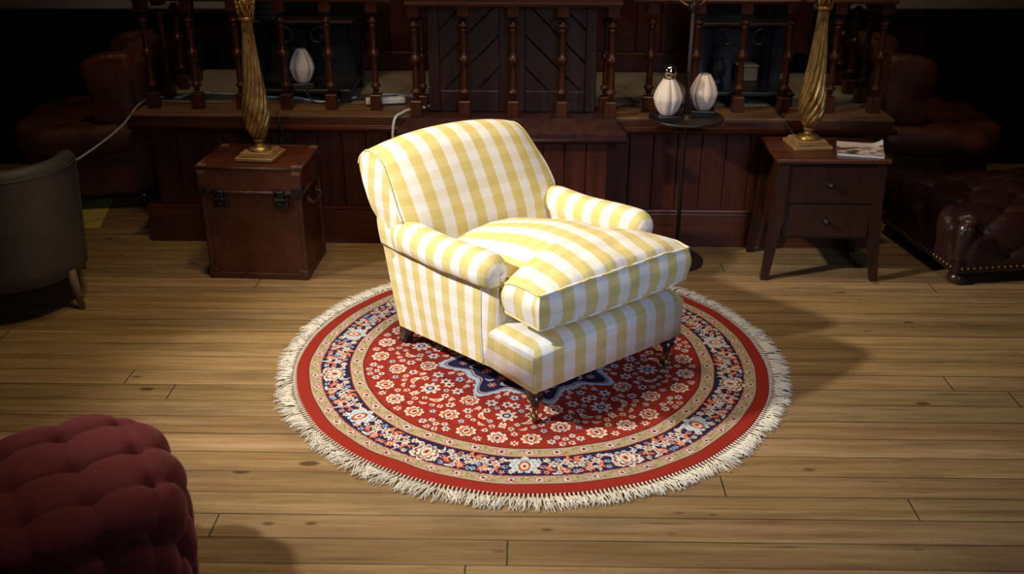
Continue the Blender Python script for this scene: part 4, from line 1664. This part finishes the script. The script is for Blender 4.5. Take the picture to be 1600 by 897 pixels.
# ------------------------------------------------------------------ tufted upholstery
def tufted(name, hx, hy, z0, z1, R, sx, sy, D, mat, parent, bmat, res=.012, corner=.12, mat_buttons=True, cushion_bulge=0.0, bdepth=1.0, square=None):
    """rounded block with diamond tufting over the top and down the sides"""
    # outline (superellipse-like rounded rectangle) swept down
    def outline(inset, n):
        pts = []
        cr = corner
        w_, h_ = hx - cr, hy - cr
        segs = []
        import itertools
        per = 4 * (w_ + h_) + 2 * PI * cr
        for k in range(n):
            d = per * k / n
            seq = [('l', 2 * w_, (-w_, -hy), (1, 0), (0, -1)), ('c', PI / 2 * cr, (w_, -h_), -PI / 2), ('l', 2 * h_, (hx, -h_), (0, 1), (1, 0)), ('c', PI / 2 * cr, (w_, h_), 0.0),
                   ('l', 2 * w_, (w_, hy), (-1, 0), (0, 1)), ('c', PI / 2 * cr, (-w_, h_), PI / 2), ('l', 2 * h_, (-hx, h_), (0, -1), (-1, 0)), ('c', PI / 2 * cr, (-w_, -h_), PI)]
            for sgm in seq:
                if d <= sgm[1] + 1e-9:
                    if sgm[0] == 'l':
                        p = (sgm[2][0] + sgm[3][0] * d, sgm[2][1] + sgm[3][1] * d); nn = sgm[4]
                    else:
                        a = sgm[3] + d / cr
                        p = (sgm[2][0] + cr * math.cos(a), sgm[2][1] + cr * math.sin(a)); nn = (math.cos(a), math.sin(a))
                    pts.append((p, nn))
                    break
                d -= sgm[1]
        return pts
    n = int((4 * (hx + hy)) / res)
    ol = outline(0, n)
    # radial sweep: from centre of the top to the rim, round R, down the side
    side = z1 - R - z0
    rows = []
    base = []
    S = []
    nr = int(max(hx, hy) / res)
    for k in range(nr):
        S.append(('t', k / nr))
    na = max(5, int(R * PI / 2 / res))
    for k in range(na + 1):
        S.append(('a', k / na))
    nsd = int(side / res)
    for k in range(1, nsd + 1):
        S.append(('s', k / nsd))
    P = np.zeros((len(S), n, 3)); Q = np.zeros((len(S), n, 2)); Nn = np.zeros((len(S), n, 3))
    for i, (kd, q) in enumerate(S):
        for j, (p, nn) in enumerate(ol):
            ip = (p[0] - nn[0] * R, p[1] - nn[1] * R)     # where the top flat ends
            if kd == 't':
                qq = max(q, .004)
                P[i, j] = (ip[0] * qq, ip[1] * qq, z1 + cushion_bulge * (1 - qq ** 2)); Nn[i, j] = (0, 0, 1)
                Q[i, j] = (ip[0] * qq, ip[1] * qq)
            elif kd == 'a':
                a = q * PI / 2
                P[i, j] = (ip[0] + nn[0] * R * math.sin(a), ip[1] + nn[1] * R * math.sin(a), z1 - R + R * math.cos(a))
                Nn[i, j] = (nn[0] * math.sin(a), nn[1] * math.sin(a), math.cos(a))
                Q[i, j] = (ip[0] + nn[0] * R * a, ip[1] + nn[1] * R * a)
            else:
                P[i, j] = (p[0], p[1], z1 - R - side * q); Nn[i, j] = (nn[0], nn[1], 0)
                d = R * PI / 2 + side * q
                Q[i, j] = (ip[0] + nn[0] * d, ip[1] + nn[1] * d)
    p_ = Q[..., 0] / sx + Q[..., 1] / sy
    q_ = Q[..., 0] / sx - Q[..., 1] / sy
    if square is not None:
        p_ = Q[..., 0] / sx + square[0]
        q_ = Q[..., 1] / sy + square[1]
    puff = (np.abs(np.sin(PI * p_)) * np.abs(np.sin(PI * q_))) ** .42
    if square is not None:
        puff = np.abs(np.sin(PI * q_)) ** .38 * (.5 + .5 * np.abs(np.sin(PI * p_)) ** .4)
    dp = np.abs(p_ - np.round(p_)); dq = np.abs(q_ - np.round(q_))
    dimp = np.exp(-(dp ** 2 + dq ** 2) / .022)
    fade = np.ones(len(S))
    for i, (kd, q) in enumerate(S):
        if kd == 's':
            fade[i] = 1 - .9 * sstep(.55, 1.0, q)
    disp = (D * (puff - .6) - D * .9 * bdepth * dimp) * fade[:, None]
    Pd = P + Nn * disp[..., None]
    b = MB()
    b.grid(Pd, closed=True, flip=True)
    b.add(list(Pd[0]), [tuple(range(n))], None, True)
    b.add(list(Pd[-1]), [tuple(range(n - 1, -1, -1))])
    body = b.build(name, mat, parent)
    # buttons
    if mat_buttons:
        pr_, qr_ = np.round(p_), np.round(q_)
        err = dp ** 2 + dq ** 2
        best = {}
        for i in range(nr // 8, len(S)):
            if fade[i] < .7:
                continue
            for j in range(n):
                e = err[i, j]
                if e < .012:
                    key = (int(pr_[i, j]), int(qr_[i, j]))
                    if key not in best or e < best[key][0]:
                        best[key] = (e, i, j)
        proto = None
        used = []
        for key, (e, i, j) in best.items():
            pos = Vector(Pd[i, j]); nn = Vector(Nn[i, j])
            if any((pos - u).length < .03 for u in used):
                continue
            used.append(pos)
            if proto is None:
                proto = MB().lathe([(.001, -.004), (.009, -.003), (.011, .001), (.008, .005), (.001, .0065)], 12).build('button', bmat, body)
                o = proto
            else:
                o = proto.copy()
                COL.objects.link(o)
            o.parent = body
            o.location = pos + nn * .002
            o.rotation_euler = Vector((0, 0, 1)).rotation_difference(nn).to_euler()
    return body


PF = thing('pouf', 'burgundy buttoned velvet pouf on the floorboards, the larger of two', 'pouf', (-1.150, 2.105, 0), math.radians(33))
tufted('upholstery', .285, .280, .05, .412, .085, .153, .163, .034, M['velvet'], PF, M['velvet'], .009, .20, square=(.7, 0))
for sx in (-1, 1):
    for sy in (-1, 1):
        o = MB().lathe([(.001, 0), (.020, 0), (.026, .012), (.026, .03), (.018, .052)], 16, (sx * .17, sy * .16, 0)).build('foot', M['leg_wood'], PF)
PF2 = thing('pouf', 'burgundy buttoned velvet pouf cut off by the bottom left corner', 'pouf', (-1.175, 1.345, 0), math.radians(33))
tufted('upholstery', .312, .280, .05, .425, .085, .153, .163, .036, M['velvet'], PF2, M['velvet'], .011, .13, square=(.5, 0))
for sx in (-1, 1):
    for sy in (-1, 1):
        MB().lathe([(.001, 0), (.020, 0), (.026, .012), (.026, .03), (.018, .052)], 16, (sx * .17, sy * .16, 0)).build('foot', M['leg_wood'], PF2)

# leather ottoman on the right
OT = thing('ottoman', 'dark buttoned leather ottoman with brass nail trim, right of the side table', 'ottoman', (2.515, 4.60, 0), math.radians(8))
HX, HY = .56, .36
tufted('buttoned_top', HX, HY, .10, .335, .075, .30, .26, .022, M['leather_dark'], OT, M['leather_dark'], .014, .08, True, .03)
MB().box(-HX + .005, HX - .005, -HY + .005, HY - .005, .055, .13, .02, 3).build('base_rail', M['leather_dark'], OT)
nail = None
nails = [(-HX + .04 + i * .030, -HY + .0035, 'f') for i in range(36)] + [(-HX + .0035, -HY + .04 + i * .030, 'l') for i in range(22)]
for x, y, sd in nails:
    if nail is None:
        nail = MB().lathe([(.0085, 0), (.0075, .003), (.004, .0055), (.001, .006)], 10).build('nail', M['brass'], OT)
        o = nail
    else:
        o = nail.copy()
        COL.objects.link(o)
        o.parent = OT
    o.location = (x, y, .088)
    o.rotation_euler = (PI / 2, 0, 0) if sd == 'f' else (0, -PI / 2, 0)
for sx in (-1, 1):
    for sy in (-1, 1):
        MB().lathe([(.001, 0), (.028, 0), (.042, .010), (.048, .026), (.042, .044), (.030, .056)], 20, (sx * (HX - .055), sy * (HY - .055), 0)).build('foot', M['leg_wood'], OT)


# ------------------------------------------------------------------ leather wing chairs beside the stage
def wing_chair(label, loc, rz, mirror):
    """faces local +x"""
    t = thing('wing_chair', label, 'armchair', loc, rz)
    L = M['leather']
    my = -1 if mirror else 1
    MB().box(.03, .62, -.36, .36, .09, .34, .03, 3, True).build('seat_base', L, t)
    MB().box(.10, .72, -.275, .275, .32, .475, .055, 5, True).build('seat_cushion', L, t)
    # back: swept upright cushion with rolled head
    rows = []
    prof = [(.16, .30), (.155, .45), (.13, .62), (.10, .76), (.075, .84), (.03, .88), (-.02, .865), (-.045, .80), (-.03, .66), (-.01, .45), (.02, .12)]
    path = smoothpath([(p[0], 0, p[1]) for p in prof], 4)
    for j in range(25):
        s_ = -1 + 2 * j / 24
        row = []
        e = (1 - abs(s_) ** 5)
        for p in path:
            top = sstep(.5, .88, p.z)
            row.append((p.x * (1 if p.x < .05 else 1) + (.03 * e if p.x > .05 else 0) - .02 * (1 - e), s_ * .36, p.z - .075 * abs(s_) ** 3 * top))
        rows.append(row)
    b = MB()
    b.grid(rows)
    for rw in (rows[0], rows[-1]):
        b.add(rw, [tuple(range(len(rw)))], None, True)
    b.build('backrest', L, t)
    for sd in (-1, 1):
        # rolled arm
        rows = []
        for i in range(22):
            q = i / 21
            x = .06 + .56 * q
            shr = 1.0 if q < .85 else math.sqrt(max(.001, 1 - ((q - .85) / .15) ** 2 * .80))
            zt = .475 + .02 * (1 - q)
            row = []
            for k in range(9):
                row.append((x, sd * (.375), .09 + (zt - .17 - .0) * k / 8 * .92))
            for k in range(17):
                a = math.radians(-60 + k * 250 / 16)
                row.append((x, sd * (.345 + .085 * shr * math.cos(a)), zt - .085 + .088 * shr * math.sin(a)))
            row.append((x, sd * .285, .30))
            row.append((x, sd * .285, .09))
            rows.append(row)
        b = MB()
        b.grid(rows, closed=True, flip=(sd > 0))
        for rw in (rows[0], rows[-1]):
            b.add(rw, [tuple(range(len(rw)))], None, False)
        b.build('arm', L, t)
        # wing: a thick rounded ear from the back over the arm
        rows = []
        outl = [(.02, .47), (.20, .47), (.27, .52), (.25, .60), (.27, .68), (.285, .76), (.25, .825), (.15, .855), (.03, .86)]
        pth = smoothpath([(p[0], 0, p[1]) for p in outl], 5)
        cx_, cz_ = .12, .66
        for (off, sc) in ((-.045, .0), (-.045, .80), (-.035, .95), (-.012, 1.0), (.015, 1.0), (.038, .95), (.048, .80), (.048, .0)):
            rows.append([(cx_ + (p.x - cx_) * sc, sd * (.345) + off, cz_ + (p.z - cz_) * sc) for p in pth])
        b = MB()
        b.grid(rows, closed=True, flip=True)
        b.build('wing', L, t)
    for x in (.07, .58):
        for sd in (-1, 1):
            MB().lathe([(.001, 0), (.020, 0), (.030, .02), (.026, .06), (.022, .095)], 14, (x, sd * .32, 0)).build('leg', M['leg_wood'], t)
    b = MB()
    for i in range(24):
        b.lathe([(.006, 0), (.004, .003), (.001, .004)], 6, (.08 + i * .022, my * -.3765, .105))
    b.build('nail_trim', M['brass'], t)
    return t


wing_chair('brown leather wing armchair left of the stage, behind the taupe tub chair', (-2.03, 5.62, .004), PI + math.radians(8), True)
wing_chair('brown leather wing armchair right of the stage, behind the leather ottoman', (1.965, 5.58, 0), math.radians(-4), False)

# ------------------------------------------------------------------ yellow floor rug corner at the left
b = MB()
YRt = thing('floor_mat', 'yellow mat lying on the boards beneath the left wing chair', 'mat', (-2.72, 5.08, 0), math.radians(12))
o = MB().box(-.50, .50, -.24, .24, .0, .004, .001, 1).build('mat_pile', M['yellow_rug'], YRt)


# ------------------------------------------------------------------ taupe tub chair at the left
def tub_chair():
    t = thing('tub_chair', 'taupe leather tub chair with its curved back turned to us at the left edge', 'tub chair', (-2.175, 4.02, 0), math.radians(120))
    # shell: U outline, faces local +x; theta from -150 to 150 measured from the back (-x)
    path = []
    R_ = .315
    for i in range(9):
        path.append((.30 - .30 * i / 8, -R_ - .015 * (1 - i / 8), (-1, 0)))
    N = 28
    for i in range(1, N):
        a = -PI / 2 - PI * i / N
        path.append((R_ * 1.08 * math.cos(a) if False else R_ * math.cos(a), R_ * math.sin(a), None))
    for i in range(9):
        path.append((.30 * i / 8, R_ + .015 * i / 8, (1, 0)))
    m = len(path)
    outer, inner = [], []
    for k, (x, y, _) in enumerate(path):
        q = abs(k / (m - 1) - .5) * 2         # 0 at back, 1 at arm fronts
        zt = .665 - .10 * sstep(.50, 1.0, q) + .01 * (1 - q)
        xa, ya = path[max(0, k - 1)][:2]; xb, yb = path[min(m - 1, k + 1)][:2]
        tn = Vector((xb - xa, yb - ya, 0)).normalized()
        nn = Vector((tn.y, -tn.x, 0))
        if nn.dot(Vector((x - .05, y, 0))) < 0:
            nn = -nn
        prof = []
        for q2 in range(9):
            h = q2 / 8
            prof.append((-.022 + .029 * h ** .8, .16 + (zt - .035 - .16) * h))
        for a in (20, 60, 90, 120, 160):
            prof.append((-.030 + .037 * math.cos(math.radians(a)), zt - .035 + .035 * math.sin(math.radians(a))))
        prof += [(-.072, zt - .06), (-.078, .45), (-.078, .30), (-.072, .16)]
        outer.append([(x + nn.x * d, y + nn.y * d, z) for d, z in prof])
    b = MB()
    b.grid(outer, closed=True)
    for rw in (outer[0], outer[-1]):
        b.add(rw, [tuple(range(len(rw)))], None, False)
    sh = b.build('shell', M['tub'], t)
    pb = MB()
    pb.tube([tuple(Vector(r[8]) + Vector((0, 0, -.006))) for r in outer], .0042, 6)
    for k in (10, m - 11):
        pb.tube([Vector(outer[k][q]) for q in range(0, 9)], .0035, 6)
    pb.tube([outer[0][q] for q in range(0, 14)], .0045, 6)
    pb.tube([outer[-1][q] for q in range(0, 14)], .0045, 6)
    pb.build('seam', M['tub'], sh)
    b = MB()
    rows = []
    ring = [(.30, -.22)] + [(.235 * math.cos(-PI / 2 - PI * i / 16), .235 * math.sin(-PI / 2 - PI * i / 16)) for i in range(17)] + [(.30, .22)]
    for (sc, z) in ((.02, .17), (.97, .17), (1.0, .20), (1.0, .40), (.97, .43), (.85, .445), (.02, .45)):
        rows.append([(.06 + (x - .06) * sc, y * sc, z) for x, y in ring])
    b.grid(rows, closed=True, flip=False)
    b.build('seat', M['tub'], t)
    for (x, y) in ((.24, -.27), (.24, .27), (-.20, -.20), (-.20, .20)):
        b = MB()
        k = 1.10
        b.tube([(x * k, y * k, 0), (x, y, .18)], [.013, .023], 12)
        b.build('leg', M['tub_leg'], t)


tub_chair()
